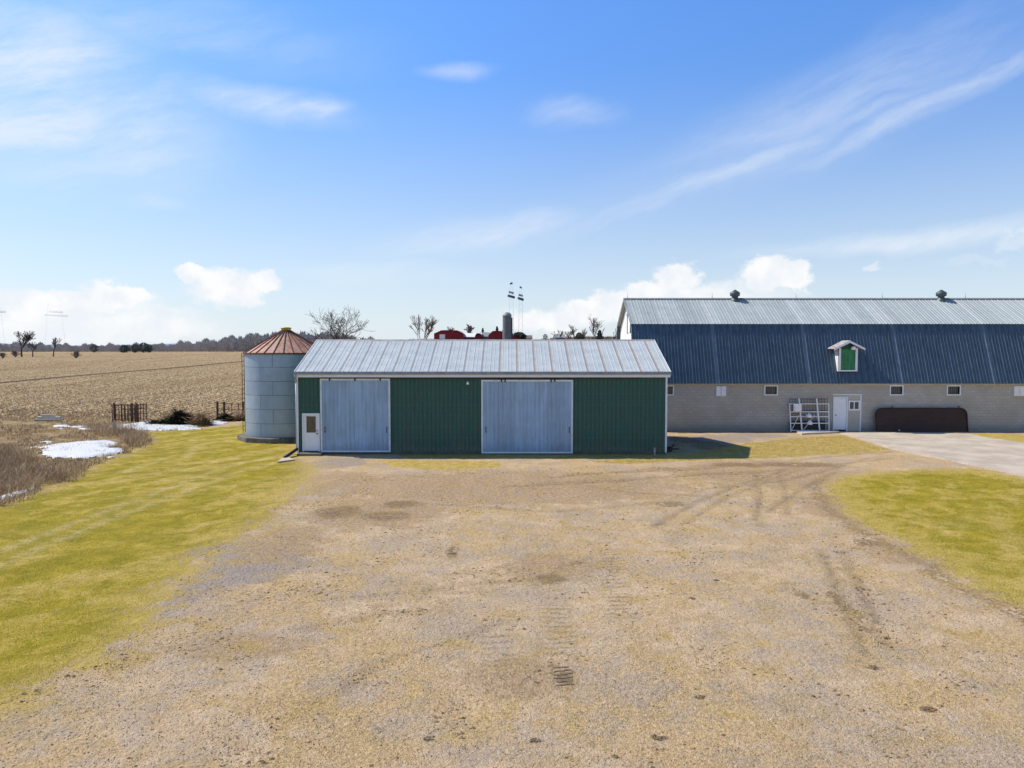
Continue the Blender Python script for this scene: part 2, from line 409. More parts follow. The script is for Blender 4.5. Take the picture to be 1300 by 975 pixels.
yard = t.mix(t.math('MULTIPLY', edge(A['brown'], nm2, 2.2, .25, .85), .75), yard, t.mix(t.mapr(n9, .35, .65), (.31, .205, .115), (.50, .36, .22)))
yard = t.mix(1.0, yard, t.new('ShaderNodeCombineColor', i_0=peb, i_1=peb, i_2=peb).outputs[0], 'MULTIPLY')
# dark mud marks, shed shadow painted into the yard, and wheel ruts
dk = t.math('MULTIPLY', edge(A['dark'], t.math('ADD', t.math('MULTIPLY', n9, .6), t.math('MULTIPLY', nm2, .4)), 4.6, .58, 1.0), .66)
tk = t.math('MULTIPLY', t.math('MULTIPLY', A['track'], t.mapr(t.math('ADD', t.math('MULTIPLY', nm, .5), t.math('MULTIPLY', nf, .5)), .40, .58)), .6)
blot = t.math('MAXIMUM', t.math('MULTIPLY', t.mapr(nm2, .62, .72), .4), t.math('MULTIPLY', t.mapr(n9, .62, .68), t.mapr(nm, .45, .6, 0, .55)))
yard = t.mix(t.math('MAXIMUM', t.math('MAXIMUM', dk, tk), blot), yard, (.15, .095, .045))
tw = t.new('ShaderNodeTexWave', wave_type='BANDS', bands_direction='Y', i_Scale=1.15, i_Distortion=2.2, i_Detail=3.0, i_Detail_Scale=2.0); t.set(tw.inputs['Vector'], gp)
twf = t.math('MULTIPLY', t.math('MULTIPLY', A['tread'], t.mapr(nm2, .44, .56)), t.mapr(tw.outputs['Fac'], .62, .85))
yard = t.mix(t.math('MULTIPLY', twf, .35), yard, (.19, .125, .065))
# lawn
g1 = t.mix(t.mapr(nm2, .3, .7), (.27, .225, .016), (.47, .35, .034))
g2 = t.mix(t.mapr(nm, .3, .7), (.52, .37, .07), (.64, .47, .18))
st = t.noise(t.along(gp, R(57), .12, .6), 1.0, 5, .6)
lw = t.mix(t.mapr(t.math('ADD', t.math('MULTIPLY', st, .6), t.math('MULTIPLY', nm2, .4)), .46, .64), g1, g2)
lw = t.mix(t.math('MULTIPLY', t.mapr(nb2, .36, .52, 1, 0), .3), lw, (.22, .20, .014))
gf = t.mapr(ng, .25, .75, .74, 1.22, False)
gf2 = t.mapr(nf, .25, .75, .86, 1.12, False)
gfx = t.math('MULTIPLY', gf, gf2)
lw = t.mix(t.math('MULTIPLY', edge(A['rim'], nm2, 1.6, .3, 1.0), .8), lw, t.mix(t.mapr(nm, .35, .65), (.60, .44, .15), (.47, .35, .07)))
lw = t.mix(t.math('MULTIPLY', t.math('MULTIPLY', A['wheel'], t.mapr(nm, .35, .6)), .5), lw, (.66, .52, .26))
lw = t.mix(1.0, lw, t.new('ShaderNodeCombineColor', i_0=gfx, i_1=gfx, i_2=gfx).outputs[0], 'MULTIPLY')
dr = t.mix(t.mapr(nm, .35, .65), (.60, .43, .16), (.42, .32, .06))
dr = t.mix(1.0, dr, t.new('ShaderNodeCombineColor', i_0=gfx, i_1=gfx, i_2=gfx).outputs[0], 'MULTIPLY')
# rough ground: leaf litter and dead grass
rg = t.mix(t.mapr(nm2, .35, .65), (.26, .165, .075), (.47, .35, .19))
rg = t.mix(t.mapr(nf, .4, .75), rg, (.14, .085, .045))
# stubble field, rows run obliquely away
rw = t.along(gp, ROW, 1, 1)
row = t.new('ShaderNodeTexWave', wave_type='BANDS', bands_direction='Y', i_Scale=.33, i_Distortion=5.0, i_Detail=3.0, i_Detail_Scale=1.4)
t.set(row.inputs['Vector'], rw)
fn = t.noise(t.along(gp, ROW, .15, 1.3), .9, 8, .72)
fn2 = t.noise(t.along(gp, ROW, .006, .12), 1.0, 5, .6)
fc = t.mix(t.mapr(t.math('ADD', t.math('MULTIPLY', fn, .72), t.math('MULTIPLY', row.outputs['Fac'], .28)), .36, .68), (.22, .14, .065), (.56, .42, .235))
fc = t.mix(t.math('MULTIPLY', t.mapr(fn2, .48, .6), .65), fc, (.30, .20, .09))
for pa_, pb__, wd_, k_ in (((0,486),(220,467),1.3,.9), ((100,512),(215,499),.5,.4), ((0,470),(240,452),1.0,.3)):
    a_, b__ = gfield(*pa_), gfield(*pb__); dd_ = (b__-a_); dd_.z = 0; dd_.normalize()
    gx_, gy_, gz_ = t.xyz(gp); dist = t.math('ADD', t.math('MULTIPLY', t.math('SUBTRACT', gx_, a_.x), -dd_.y), t.math('MULTIPLY', t.math('SUBTRACT', gy_, a_.y), dd_.x))
    dist = t.math('ADD', dist, t.math('MULTIPLY', t.math('SUBTRACT', nb, .5), 1.6))
    fc = t.mix(t.math('MULTIPLY', t.mapr(t.math('ABSOLUTE', dist), wd_*.3, wd_*1.6, 1, 0), k_), fc, (.035, .024, .012))
c = t.mix(edge(A['rough'], nm, .6), yard, rg)
c = t.mix(edge(A['dry'], nm2, 1.1, .4, .62), c, dr)
fr1 = t.mapr(t.math('ADD', A['lawn'], t.math('MULTIPLY', t.math('SUBTRACT', nm2, .5), 3.2)), -.1, .75)
c = t.mix(t.math('MULTIPLY', fr1, .7), c, t.mix(t.mapr(nf, .35, .65), (.38, .26, .09), (.58, .42, .16)))
c = t.mix(edge(A['lawn'], t.math('ADD', t.math('MULTIPLY', nm2, .45), t.math('ADD', t.math('MULTIPLY', nf, .35), t.math('MULTIPLY', ng, .2))), 3.6, .40, .66), c, lw)
c = t.mix(edge(A['field'], nm, .9), c, fc)
t.set(b.inputs['Base Color'], c); b.inputs['Roughness'].default_value = .95; b.inputs['Specular IOR Level'].default_value = .12
hgt = t.math('ADD', t.math('MULTIPLY', nf, .55), t.math('MULTIPLY', t.math('SUBTRACT', 1.0, vor.outputs['Distance']), .22))
hgt = t.math('ADD', hgt, t.math('MULTIPLY', n9, 1.3)); hgt = t.math('SUBTRACT', hgt, t.math('MULTIPLY', twf, .6)); hgt = t.math('ADD', hgt, t.math('MULTIPLY', nm, 1.0)); hgt = t.math('ADD', hgt, t.math('MULTIPLY', ng, .25))
t.set(b.inputs['Normal'], t.bump(hgt, .9, .06))
ground = fast_mesh('ground', np.stack([X, Y, Z], -1).reshape(-1, 3), Fc, m_ground, smooth=True)
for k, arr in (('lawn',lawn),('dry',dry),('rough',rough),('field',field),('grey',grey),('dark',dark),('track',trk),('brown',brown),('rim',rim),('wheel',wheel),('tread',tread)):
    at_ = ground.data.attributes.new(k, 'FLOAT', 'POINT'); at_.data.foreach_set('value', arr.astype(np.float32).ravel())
tag(ground, kind='structure')
def gz(x, y): return float(surf(np.array([x]), np.array([y]))[0])

# ------------------------------------------------------------------ materials
def galv(name, c, ribdir='x', seam=0, rust=None, rough=.5, metal=.35, streak=.25, panel=0.0, band=None, seam_or_glint_k=.6, seam_or_glint_c=(.12, .09, .06), splash=0):
    m, t, b, co = material(name)
    x, y, z = t.xyz(co)
    v = t.mapping(co, scale=(3, 3, .25)); n = t.noise(v, 2, 6, .65)
    n2 = t.noise(co, 1.1, 5, .6)
    f = t.mapr(t.math('ADD', t.math('MULTIPLY', n, .6), t.math('MULTIPLY', n2, .4)), .35, .65)
    cc = t.mix(f, tuple(k*(1-streak) for k in c), tuple(min(1, k*(1+streak*.7)) for k in c))
    if panel:
        fl = t.math('FLOOR', t.math('DIVIDE', x, panel)); wn = t.new('ShaderNodeTexWhiteNoise', noise_dimensions='1D', i_W=fl).outputs[0]
        k = t.mapr(wn, 0, 1, .9, 1.08, False)
        cc = t.mix(1.0, cc, t.new('ShaderNodeCombineColor', i_0=k, i_1=k, i_2=k).outputs[0], 'MULTIPLY')
    if seam:
        fr = t.math('FRACT', t.math('DIVIDE', x, seam)); line = t.mapr(t.math('MINIMUM', fr, t.math('SUBTRACT', 1.0, fr)), .02, .05, 1, 0)
        cc = t.mix(t.math('MULTIPLY', line, seam_or_glint_k), cc, seam_or_glint_c)
    if rust:
        rc, lo, amt = rust[:3]
        fr2 = t.math('FRACT', t.math('DIVIDE', x, rust[3] if len(rust) > 3 else 1.0))
        ln = t.mapr(fr2, .0, .22, 1, 0) if len(rust) > 3 else 1.0
        rn = t.mapr(t.noise(t.mapping(co, scale=(1, 1, .6)), 7, 6, .7), lo, lo+.12)
        side = t.mapr(x, -.5, 1.5) if len(rust) > 3 else 1.0
        cc = t.mix(t.math('MULTIPLY', t.math('MULTIPLY', rn, ln), t.math('MULTIPLY', side, amt)), cc, rc)
    if band:
        p, off, wd, bc = band
        fr = t.math('FRACT', t.math('DIVIDE', t.math('SUBTRACT', x, off), p))
        dd = t.math('MULTIPLY', t.math('MINIMUM', fr, t.math('SUBTRACT', 1.0, fr)), p)
        bm = t.mapr(dd, wd*.2, wd, 1, 0); bm = t.math('MULTIPLY', bm, t.mapr(n, .3, .7, .35, .8))
        cc = t.mix(bm, cc, bc)
    if splash:
        sp_ = t.mapr(t.math('ADD', z, t.math('MULTIPLY', t.math('SUBTRACT', t.noise(t.mapping(co, scale=(2, 2, .6)), 2.0, 6, .7), .5), 1.3)), .05, .75, 1, 0)
        cc = t.mix(t.math('MULTIPLY', sp_, splash), cc, (.20, .16, .11))
        row_ = t.math('FRACT', t.math('DIVIDE', z, .61)); sx_ = t.math('FRACT', t.math('DIVIDE', x, .232))
        dot = t.math('MULTIPLY', t.mapr(t.math('ABSOLUTE', t.math('SUBTRACT', row_, .5)), .01, .03, 1, 0), t.mapr(t.math('ABSOLUTE', t.math('SUBTRACT', sx_, .5)), .05, .12, 1, 0))
        cc = t.mix(t.math('MULTIPLY', dot, .5), cc, (.30, .33, .32))
    t.set(b.inputs['Base Color'], cc); b.inputs['Metallic'].default_value = metal
    t.set(b.inputs['Roughness'], t.mapr(n2, .3, .7, rough-.08, rough+.12))
    t.set(b.inputs['Normal'], t.bump(t.noise(co, 1.6, 3, .5), .25, .03))
    return m
M = {}
M['shed_roof'] = galv('shed_roof', (.50, .54, .535), rust=((.44, .27, .16), .42, .75, .97), streak=.07, rough=.5, metal=.12, seam=.97)
M['green'] = galv('green_siding', (.013, .086, .066), rough=.45, metal=0.0, streak=.18, splash=.35)
M['door_blue'] = galv('door_sheet', (.29, .42, .56), rough=.5, metal=.15, streak=.2, panel=.9, splash=.3)
M['white_trim'] = simple('white_trim', (.74, .76, .78), .5, var=.08, scale=2, dirt=((.45, .42, .38), .6, .5))
M['gutter'] = simple('gutter_metal', (.30, .31, .33), .5, .3, var=.25, scale=2, stretch=(.5, 1, 1))
M['black'] = simple('black_metal', (.03, .03, .032), .6, .2, var=.3, scale=6)
M['white_paint'] = simple('white_paint', (.80, .81, .80), .45, var=.05, scale=2, dirt=((.5, .48, .42), .62, .4))

M['concrete_old'] = simple('old_concrete', (.17, .155, .135), .95, var=.3, scale=2.5, bump=.6, dirt=((.08, .07, .05), .5))
M['concrete'] = simple('pale_concrete', (.52, .45, .36), .9, var=.12, scale=.7, bump=.3, dirt=((.40, .33, .24), .54, .6))
M['barn_low'] = galv('barn_lower_roof', (.054, .094, .130), rough=.5, metal=.0, streak=.25, seam=.46, seam_or_glint_k=.6, seam_or_glint_c=(.16, .22, .285), band=(6.5, 5.6, .22, (.15, .21, .27)))  # pale lines paint the sunlit highlight along the ribs
M['barn_top'] = galv('barn_upper_roof', (.43, .475, .465), rough=.55, metal=.1, streak=.06, seam=.92, seam_or_glint_k=.25, seam_or_glint_c=(.22,.23,.23), band=(6.5, 5.6, .3, (.52, .54, .54)), panel=.92)
M['rust'] = simple('rusty_steel', (.11, .05, .032), .85, .1, var=.4, scale=6)
M['brown_panel'] = simple('dark_brown_sheet', (.042, .020, .012), .6, .1, var=.3, scale=1.2, stretch=(1,1,3), dirt=((.05, .028, .018), .56, .5))
M['glass'] = simple('window_glass', (.03, .045, .05), .08, .0, var=.3, scale=2, spec=.8)
M['dark_glass'] = simple('brown_pane', (.09, .075, .06), .2, .0, var=.5, scale=3, stretch=(8,1,1), spec=.6)
M['siding'] = simple('vinyl_siding', (.50, .45, .36), .6, var=.06, scale=2)
M['vent'] = simple('vent_metal', (.10, .12, .12), .5, .4, var=.25, scale=5)
M['green_door'] = simple('green_painted_boards', (.03, .19, .075), .6, var=.35, scale=2, stretch=(3,1,.5), dirt=((.16, .32, .22), .6, .5))
M['dark_green'] = simple('dark_green_trim', (.01, .07, .035), .6, var=.2)
M['yellow'] = simple('yellow_cap', (.50, .36, .04), .5, .2, var=.2)
M['bark'] = simple('bare_bark', (.075, .055, .05), .95, var=.35, scale=2)
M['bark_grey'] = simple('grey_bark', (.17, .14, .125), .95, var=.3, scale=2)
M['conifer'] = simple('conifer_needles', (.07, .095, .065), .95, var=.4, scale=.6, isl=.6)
M['conifer_far'] = simple('conifer_haze_needles', (.17, .20, .18), .95, var=.3, scale=.2, isl=.5)  # conifer colour with distance haze mixed in
M['red'] = simple('red_boards', (.21, .012, .020), .7, var=.2, scale=.4)
M['farm_grey'] = simple('grey_roofing', (.28, .29, .30), .6, .1, var=.15, scale=.3)
M['silo_stone'] = simple('silo_staves', (.16, .165, .165), .85, var=.2, scale=.5)
M['white_far'] = simple('white_roofing', (.75, .76, .78), .6, var=.05, scale=.3)
M['snow'] = simple('snow', (.66, .66, .66), .6, var=.05, scale=3, bump=.5, dirt=((.62, .58, .52), .63, .6))
M['mud'] = simple('dark_mud', (.20, .14, .08), .9, var=.4, scale=12, bump=.5)
M['wood_grey'] = simple('weathered_wood', (.42, .37, .30), .9, var=.25, scale=2, stretch=(.4, 4, 4))
# block wall
m, t, b, co = material('painted_block'); M['block'] = m
xx, yy, zz = t.xyz(co)
bv = t.new('ShaderNodeCombineXYZ', i_0=t.math('ADD', xx, yy), i_1=zz, i_2=0.0).outputs[0]
br = t.new('ShaderNodeTexBrick', i_Scale=1.0, i_Mortar_Size=.012, i_Brick_Width=.42, i_Row_Height=.21, i_Mortar_Smooth=.3, i_Bias=-.2)
br.offset = .5; t.set(br.inputs['Vector'], bv)
br.inputs['Color1'].default_value = (.43, .40, .345, 1); br.inputs['Color2'].default_value = (.49, .46, .395, 1); br.inputs['Mortar'].default_value = (.34, .315, .27, 1)
n = t.noise(co, .5, 6, .65); n2 = t.noise(co, 4, 5, .65)
cc = t.mix(t.math('MULTIPLY', t.mapr(n, .42, .62), .45), br.outputs['Color'], (.36, .31, .24))
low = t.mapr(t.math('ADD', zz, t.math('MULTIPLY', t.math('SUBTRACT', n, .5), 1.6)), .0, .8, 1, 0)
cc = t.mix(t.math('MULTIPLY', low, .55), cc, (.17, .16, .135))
cc = t.mix(t.math('MULTIPLY', t.mapr(n2, .6, .72), .35), cc, (.2, .185, .16))
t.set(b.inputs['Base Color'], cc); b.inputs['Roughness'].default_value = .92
t.set(b.inputs['Normal'], t.bump(t.math('MULTIPLY_ADD', br.outputs['Fac'], -1.0, t.math('MULTIPLY', n2, .5)), .5, .012))
m, t, b, co = material('bin_sheets'); M['bin_wall'] = m
xx, yy, zz = t.xyz(co); th_a = t.math('MULTIPLY', t.math('ARCTAN2', yy, xx), 2.58)
bv = t.new('ShaderNodeCombineXYZ', i_0=t.math('ADD', th_a, 20.35), i_1=t.math('SUBTRACT', zz, .30), i_2=0.0).outputs[0]
br = t.new('ShaderNodeTexBrick', i_Scale=1.0, i_Mortar_Size=.016, i_Brick_Width=2.58*2*math.pi/7, i_Row_Height=.88, i_Mortar_Smooth=.4)
br.offset = .37; br.offset_frequency = 2; t.set(br.inputs['Vector'], bv)
br.inputs['Color1'].default_value = (.35, .44, .53, 1); br.inputs['Color2'].default_value = (.30, .39, .48, 1); br.inputs['Mortar'].default_value = (.07, .095, .125, 1)
n = t.noise(t.mapping(co, scale=(2, 2, .5)), 2, 6, .65); n2 = t.noise(co, .9, 5, .6); n3 = t.noise(co, 30, 3, .6)
cc = t.mix(t.math('MULTIPLY', t.mapr(n, .4, .7), .35), br.outputs['Color'], (.22, .27, .32)); cc = t.mix(t.math('MULTIPLY', t.mapr(n2, .5, .7), .3), cc, (.46, .50, .54))
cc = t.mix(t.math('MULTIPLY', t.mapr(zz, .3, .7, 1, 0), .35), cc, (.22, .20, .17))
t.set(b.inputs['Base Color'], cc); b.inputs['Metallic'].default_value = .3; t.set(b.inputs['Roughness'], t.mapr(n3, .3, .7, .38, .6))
t.set(b.inputs['Normal'], t.bump(br.outputs['Fac'], .5, .01))
# rust-coloured bin roof
m, t, b, co = material('rusted_bin_roof'); M['bin_roof'] = m
xx, yy, zz = t.xyz(co)
th = t.math('ARCTAN2', yy, xx); sec = t.math('FLOOR', t.math('MULTIPLY', th, 28/(2*math.pi)))
wn = t.new('ShaderNodeTexWhiteNoise', noise_dimensions='1D', i_W=sec).outputs[0]
n = t.noise(t.mapping(co, scale=(2, 2, .4)), 2.2, 6, .65)
fr = t.math('FRACT', t.math('MULTIPLY', th, 28/(2*math.pi)))
cc = t.mix(t.mapr(n, .35, .65), (.33, .14, .085), (.56, .33, .25))
cc = t.mix(t.math('MULTIPLY', t.mapr(wn, .35, .9), .5), cc, (.52, .36, .29))
lt = t.math('MULTIPLY', t.mapr(fr, .03, .30, 1, 0), t.mapr(t.noise(co, 3, 4, .6), .4, .6))
cc = t.mix(t.math('MULTIPLY', lt, .55), cc, (.50, .48, .40))
t.set(b.inputs['Base Color'], cc); b.inputs['Roughness'].default_value = .75; b.inputs['Metallic'].default_value = .1

# ------------------------------------------------------------------ machine shed
YS = 40.6
xl, xr = -11.85, 8.52; zE = 4.50; yE = 40.25; yR = 45.05; yB = 49.85
zRg = P(650, 433, yR).z
shed = empty('machine_shed', ((xl+xr)/2, YS, 0), 'long green metal shed with silver roof and two pale blue sliding doors', 'shed')
ribp = lambda p, w, h: [(0, 0), (p-w*2, 0), (p-w*1.5, h), (p-w*.5, h)]
wallp = [(0, 0), (.17, 0), (.185, .018), (.205, .018), (.22, 0)]
xd = lambda px: (px-CX)/F*YS
D0, D1, D2, D3 = xd(406.5), xd(495.5), xd(611), xd(727.5)
e0, e1 = xd(383), xd(405.5)
# walls
wl = MB()
wl.rib((xl, YS, .12), (1,0,0), xr-xl, (0,0,zE-.12-.02), (0,-1,0), .232, wallp)
wl.rib((xl, yB-.2, .12), (1,0,0), xr-xl, (0,0,zE-.15), (0,1,0), .232, wallp)
for x in (xl, xr):
    wl.prism([(x, YS, .1), (x, yB-.2, .1), (x, yB-.2, zE-.05), (x, yR, zRg-.14), (x, YS, zE-.05)], (.04 if x < 0 else -.04, 0, 0))
wl.build('wall', M['green'], shed)
MB().box(xl+.03, xr-.03, YS+.03, yB-.25, -.1, .12).build('foundation', M['concrete_old'], shed)
MB().box(xl+.02, xr-.02, YS-.035, YS+.03, 0.02, .17).build('skirt_board', simple('treated_board', (.10, .11, .075), .9, var=.3, scale=2), shed)
# roof
rf = MB(); th_ = (zRg-zE)/(yR-yE); slope = Vector((0, yR-yE, zRg-zE)); nrm = Vector((0, -th_, 1)).normalized()
x0r, x1r = XX(374, yE), XX(851, yE)
roofp = [(0, 0), (.012, .018), (.030, .018), (.042, 0), (.2, 0), (.21, .012), (.225, .012), (.235, 0), (.44, 0), (.45, .012), (.465, .012), (.475, 0), (.68, 0), (.69, .012), (.705, .012), (.715, 0)]
rf.rib((x0r, yE-.02, zE+.06), (1,0,0), x1r-x0r, slope, nrm, .97, roofp)
rf.rib((x1r, 2*yR-yE, zE+.06), (-1,0,0), x1r-x0r, Vector((0, -slope.y, slope.z)), Vector((0, th_, 1)), .97, roofp)
rf.quad((x0r, yE, zE+.02), (x1r, yE, zE+.02), (x1r, yR, zRg-.03), (x0r, yR, zRg-.03))
roof = rf.build('roof', M['shed_roof'], shed)
MB().add([(x0r-.02, yR-.22, zRg-.02), (x1r+.02, yR-.22, zRg-.02), (x1r+.02, yR, zRg+.10), (x0r-.02, yR, zRg+.10), (x1r+.02, yR+.22, zRg-.02), (x0r-.02, yR+.22, zRg-.02)], [(0,1,2,3), (3,2,4,5)]).build('ridge_cap', simple('ridge_cap', (.36,.34,.32), .6, .2, var=.3, scale=1.5), roof)
for x in (x0r-.01, x1r+.01):
    rk = MB(); s = .03 if x > 0 else -.03
    rk.prism([(x, yE, zE-.10), (x, yR, zRg-.12), (x, yR, zRg+.09), (x, yE, zE+.10)], (s, 0, 0))
    rk.prism([(x, 2*yR-yE, zE-.10), (x, yR, zRg-.12), (x, yR, zRg+.09), (x, 2*yR-yE, zE+.10)], (s, 0, 0))
    rk.build('rake_trim', M['white_trim'], roof)
# gutter, fascia, track
g = MB()
g.add([(x0r, yE-.16, zE+.10), (x1r, yE-.16, zE+.10), (x1r, yE-.18, zE-.02), (x0r, yE-.18, zE-.02), (x1r, yE-.13, zE-.06), (x0r, yE-.13, zE-.06), (x1r, yE-.02, zE-.06), (x0r, yE-.02, zE-.06), (x1r, yE-.02, zE+.05), (x0r, yE-.02, zE+.05)],
      [(0,1,2,3), (3,2,4,5), (5,4,6,7), (7,6,8,9)])
g.build('gutter', M['gutter'], shed)
MB().box(x0r, x1r, yE-.015, yE+.02, zE-.22, zE-.065).build('fascia', M['white_trim'], shed)
MB().box(x0r+.05, x1r-.05, yE+.02, YS-.02, zE-.20, zE-.17).build('soffit', M['white_trim'], shed)
tr = MB().box(xd(404), xd(812), YS-.15, YS-.03, 4.205, 4.275); tr.build('door_track', M['black'], shed)
for x in (xl, xr):
    MB().box(x-.05, x+.05, YS-.06, YS+.06, .1, zE-.2).build('corner_trim', M['white_trim'], shed)
def sliding(x0, x1, ztop, zb):
    d = MB(); doorp = [(0, 0), (.19, 0), (.20, .014), (.215, .014), (.225, 0)]
    d.rib((x0+.06, YS-.09, zb+.05), (1,0,0), x1-x0-.12, (0,0,ztop-zb-.1), (0,-1,0), .226, doorp)
    d.quad((x0+.02, YS-.06, zb), (x1-.02, YS-.06, zb), (x1-.02, YS-.06, ztop), (x0+.02, YS-.06, ztop))
    o = d.build('sliding_door', M['door_blue'], shed)
    f = MB()
    f.box(x0, x0+.10, YS-.125, YS-.05, zb, ztop); f.box(x1-.10, x1, YS-.125, YS-.05, zb, ztop)
    f.box(x0+.10, x1-.10, YS-.12, YS-.05, zb, zb+.09); f.box(x0+.10, x1-.10, YS-.12, YS-.05, ztop-.10, ztop)
    f.build('door_frame', simple('pale_steel_frame', (.62,.68,.74), .5, .2, var=.12, scale=3), o, bevel=.006)
    for q in (.14, .5, .86) if x1-x0 < 4.5 else (.22, .26, .76, .80):
        x = x0+(x1-x0)*q
        MB().box(x-.035, x+.035, YS-.16, YS-.12, ztop-.12, ztop+.12).tube((x, YS-.17, ztop+.1), (x, YS-.11, ztop+.1), .045).build('hanger', M['black'], o)
    for x in (x0+.25, x1-.2):
        MB().tube((x, YS-.16, 1.25), (x, YS-.16, 1.5), .015, n=6).box(x-.02, x+.02, YS-.165, YS-.1, 1.22, 1.27).box(x-.02, x+.02, YS-.165, YS-.1, 1.48, 1.53).build('door_pull', M['black'], o)
sliding(D0, D1, P(450, 480.5, YS).z, .13)
sliding(D2, D3, P(450, 482, YS).z, .06)
# entry door
zt = P(395, 524.5, YS).z; zb = .17
ed = MB().box(e0+.09, e1-.09, YS-.055, YS-.02, zb+.03, zt-.09).build('entry_door', M['white_paint'], shed, bevel=.008)
MB().box(e0, e0+.09, YS-.09, YS-.02, zb, zt).box(e1-.09, e1, YS-.09, YS-.02, zb, zt).box(e0+.09, e1-.09, YS-.09, YS-.02, zt-.09, zt).build('door_frame', M['white_trim'], ed, bevel=.006)
pw0, pw1 = xd(388.5), xd(400.5); pz0, pz1 = P(395, 549, YS).z, P(395, 528.3, YS).z
MB().box(pw0, pw1, YS-.064, YS-.056, pz0, pz1).build('pane', M['dark_glass'], ed)
MB().box(pw0-.04, pw0, YS-.08, YS-.052, pz0-.04, pz1+.04).box(pw1, pw1+.04, YS-.08, YS-.052, pz0-.04, pz1+.04).box(pw0, pw1, YS-.08, YS-.052, pz1, pz1+.04).box(pw0, pw1, YS-.08, YS-.052, pz0-.04, pz0).build('pane_frame', M['white_trim'], ed)
MB().tube((e1-.15, YS-.055, 1.15), (e1-.15, YS-.13, 1.15), .035).build('handle', M['black'], ed); MB().tube((e1-.15, YS-.055, 1.32), (e1-.15, YS-.09, 1.32), .03).build('deadbolt', M['black'], ed)
MB().box(e0-.15, e1+.2, YS-.65, YS-.04, -.03, .13).build('doorstep', M['concrete_old'], shed, bevel=.02)
# flood light, downspout, corner drain pipe
fl = MB().tube((xd(594), YS, 3.98), (xd(594), YS-.22, 4.02), .03).lathe((xd(594), YS-.24, 3.90), [(.02,.14),(.05,.12),(.09,.0),(.07,-.02),(0,-.01)], 12); fl.build('wall_lamp', M['white_paint'], shed)
dn = MB().tube((x0r+.06, yE-.1, zE-.05), (x0r+.08, yE-.05, zE-.28), .05).tube((x0r+.08, yE-.05, zE-.28), (xl-.10, YS+.1, zE-.55), .05).tube((xl-.10, YS+.1, zE-.55), (xl-.10, YS+.1, .25), .05).tube((xl-.1, YS+.1, .28), (xl-.3, YS-.15, .08), .055)
dn.build('downspout', simple('downspout_grey', (.33,.36,.38), .5, .2), shed)
pp = empty('drain_pipe', G(368, 579), 'black drain pipe lying at left corner of green shed', 'pipe')
MB().tube(G(377, 577)+Vector((0,0,.30)), G(361, 583)+Vector((0,0,.07)), .085, n=12, caps=False).build('pipe', M['black'], pp)
MB().prism([G(358,583)+Vector((0,0,.03)), G(364,581)+Vector((0,0,.03)), G(374,585)+Vector((0,0,.03)), G(352,588)+Vector((0,0,.03))], (0,0,.05)).build('splash_stone', M['concrete'], pp)
post = MB().tube(G(831, 579), G(831, 579)+Vector((0,0,.42)), .05, .045, n=8).tube(G(831, 579)+Vector((0,0,.42)), G(831, 579)+Vector((0,0,.45)), .06, n=8).build('post', M['wood_grey'], at=G(831, 579))
tag(post, 'short wooden stake in front of right end of green shed', 'post')
# junk by the right corner
jk = empty('scrap_pile', (8.95, 41.6, 0), 'small dark scrap heap in shadow beside right corner of shed', 'scrap pile')
MB().tube((8.75, 41.3, .05), (9.3, 42.0, .35), .05).bar((8.8, 42.1, .1), (9.4, 41.4, .18), .12, .06).build('pipe_length', M['rust'], jk)
MB().lathe((8.95, 41.7, 0), [(.16, 0), (.18, .25), (.15, .26), (.14, .03), (0, .03)], 14).build('bucket', M['black'], jk)

# ------------------------------------------------------------------ grain bin
bc = Vector((-14.72, 48.1, 0)); rB = 2.58; zs = .30
gb = empty('grain_bin', bc, 'round corrugated grain bin with rusty cone roof beside the green shed', 'grain bin')
prof = []; z = zs
nR = 6; rh = (5.58-zs)/nR
for k in range(nR):
    for q in range(8):
        for w_ in (0, .5):
            prof.append((rB+(.006 if w_ else -.006), z+rh*(q+w_)/8))
    z += rh
prof.append((rB, 5.58))
bw = MB().lathe(bc, prof, 72); wall = bw.build('wall', M['bin_wall'], gb)
zap = 7.13; n = 28
rv = MB(); rr = rB+.10
for i in range(n):
    a0, a1 = 2*math.pi*i/n, 2*math.pi*(i+1)/n
    rv.quad((bc.x+rr*math.cos(a0), bc.y+rr*math.sin(a0), 5.55), (bc.x+rr*math.cos(a1), bc.y+rr*math.sin(a1), 5.55), (bc.x+.25*math.cos(a1), bc.y+.25*math.sin(a1), zap-.1), (bc.x+.25*math.cos(a0), bc.y+.25*math.sin(a0), zap-.1))
ro = rv.build('roof', M['bin_roof'], gb)
rb = MB()
for i in range(n):
    a = 2*math.pi*i/n; rb.bar((bc.x+rr*math.cos(a), bc.y+rr*math.sin(a), 5.565), (bc.x+.25*math.cos(a), bc.y+.25*math.sin(a), zap-.08), .035, .07)
rb.build('roof_rib', simple('rib_rust', (.16,.085,.06), .8, .1, var=.4, scale=3), ro)
MB().lathe(bc, [(rr-.12, 5.52), (rr+.01, 5.50), (rr+.01, 5.56), (rr-.1, 5.6)], 72).build('eave_ring', M['rust'], ro)
MB().lathe(bc, [(.0, zap+.12), (.28, zap+.10), (.38, zap+.04), (.30, zap+.02), (.30, zap-.12), (.36, zap-.16)], 24).build('cap', M['yellow'], gb)
slab = MB(); sp = []
for i in range(10):
    a = 2*math.pi*(i+.5)/10; sp.append((bc.x-.1+3.02*math.cos(a), bc.y+3.02*math.sin(a), -.1))
slab.prism(sp, (0, 0, .1+zs)); slab.build('slab', M['concrete_old'], gb, bevel=.03)
ld = MB()
for s in (-.2, .2): ld.bar((bc.x-rB*.985-.1, bc.y-.55+s, .4), (bc.x-rB*.985-.1, bc.y-.55+s, 5.6), .03)
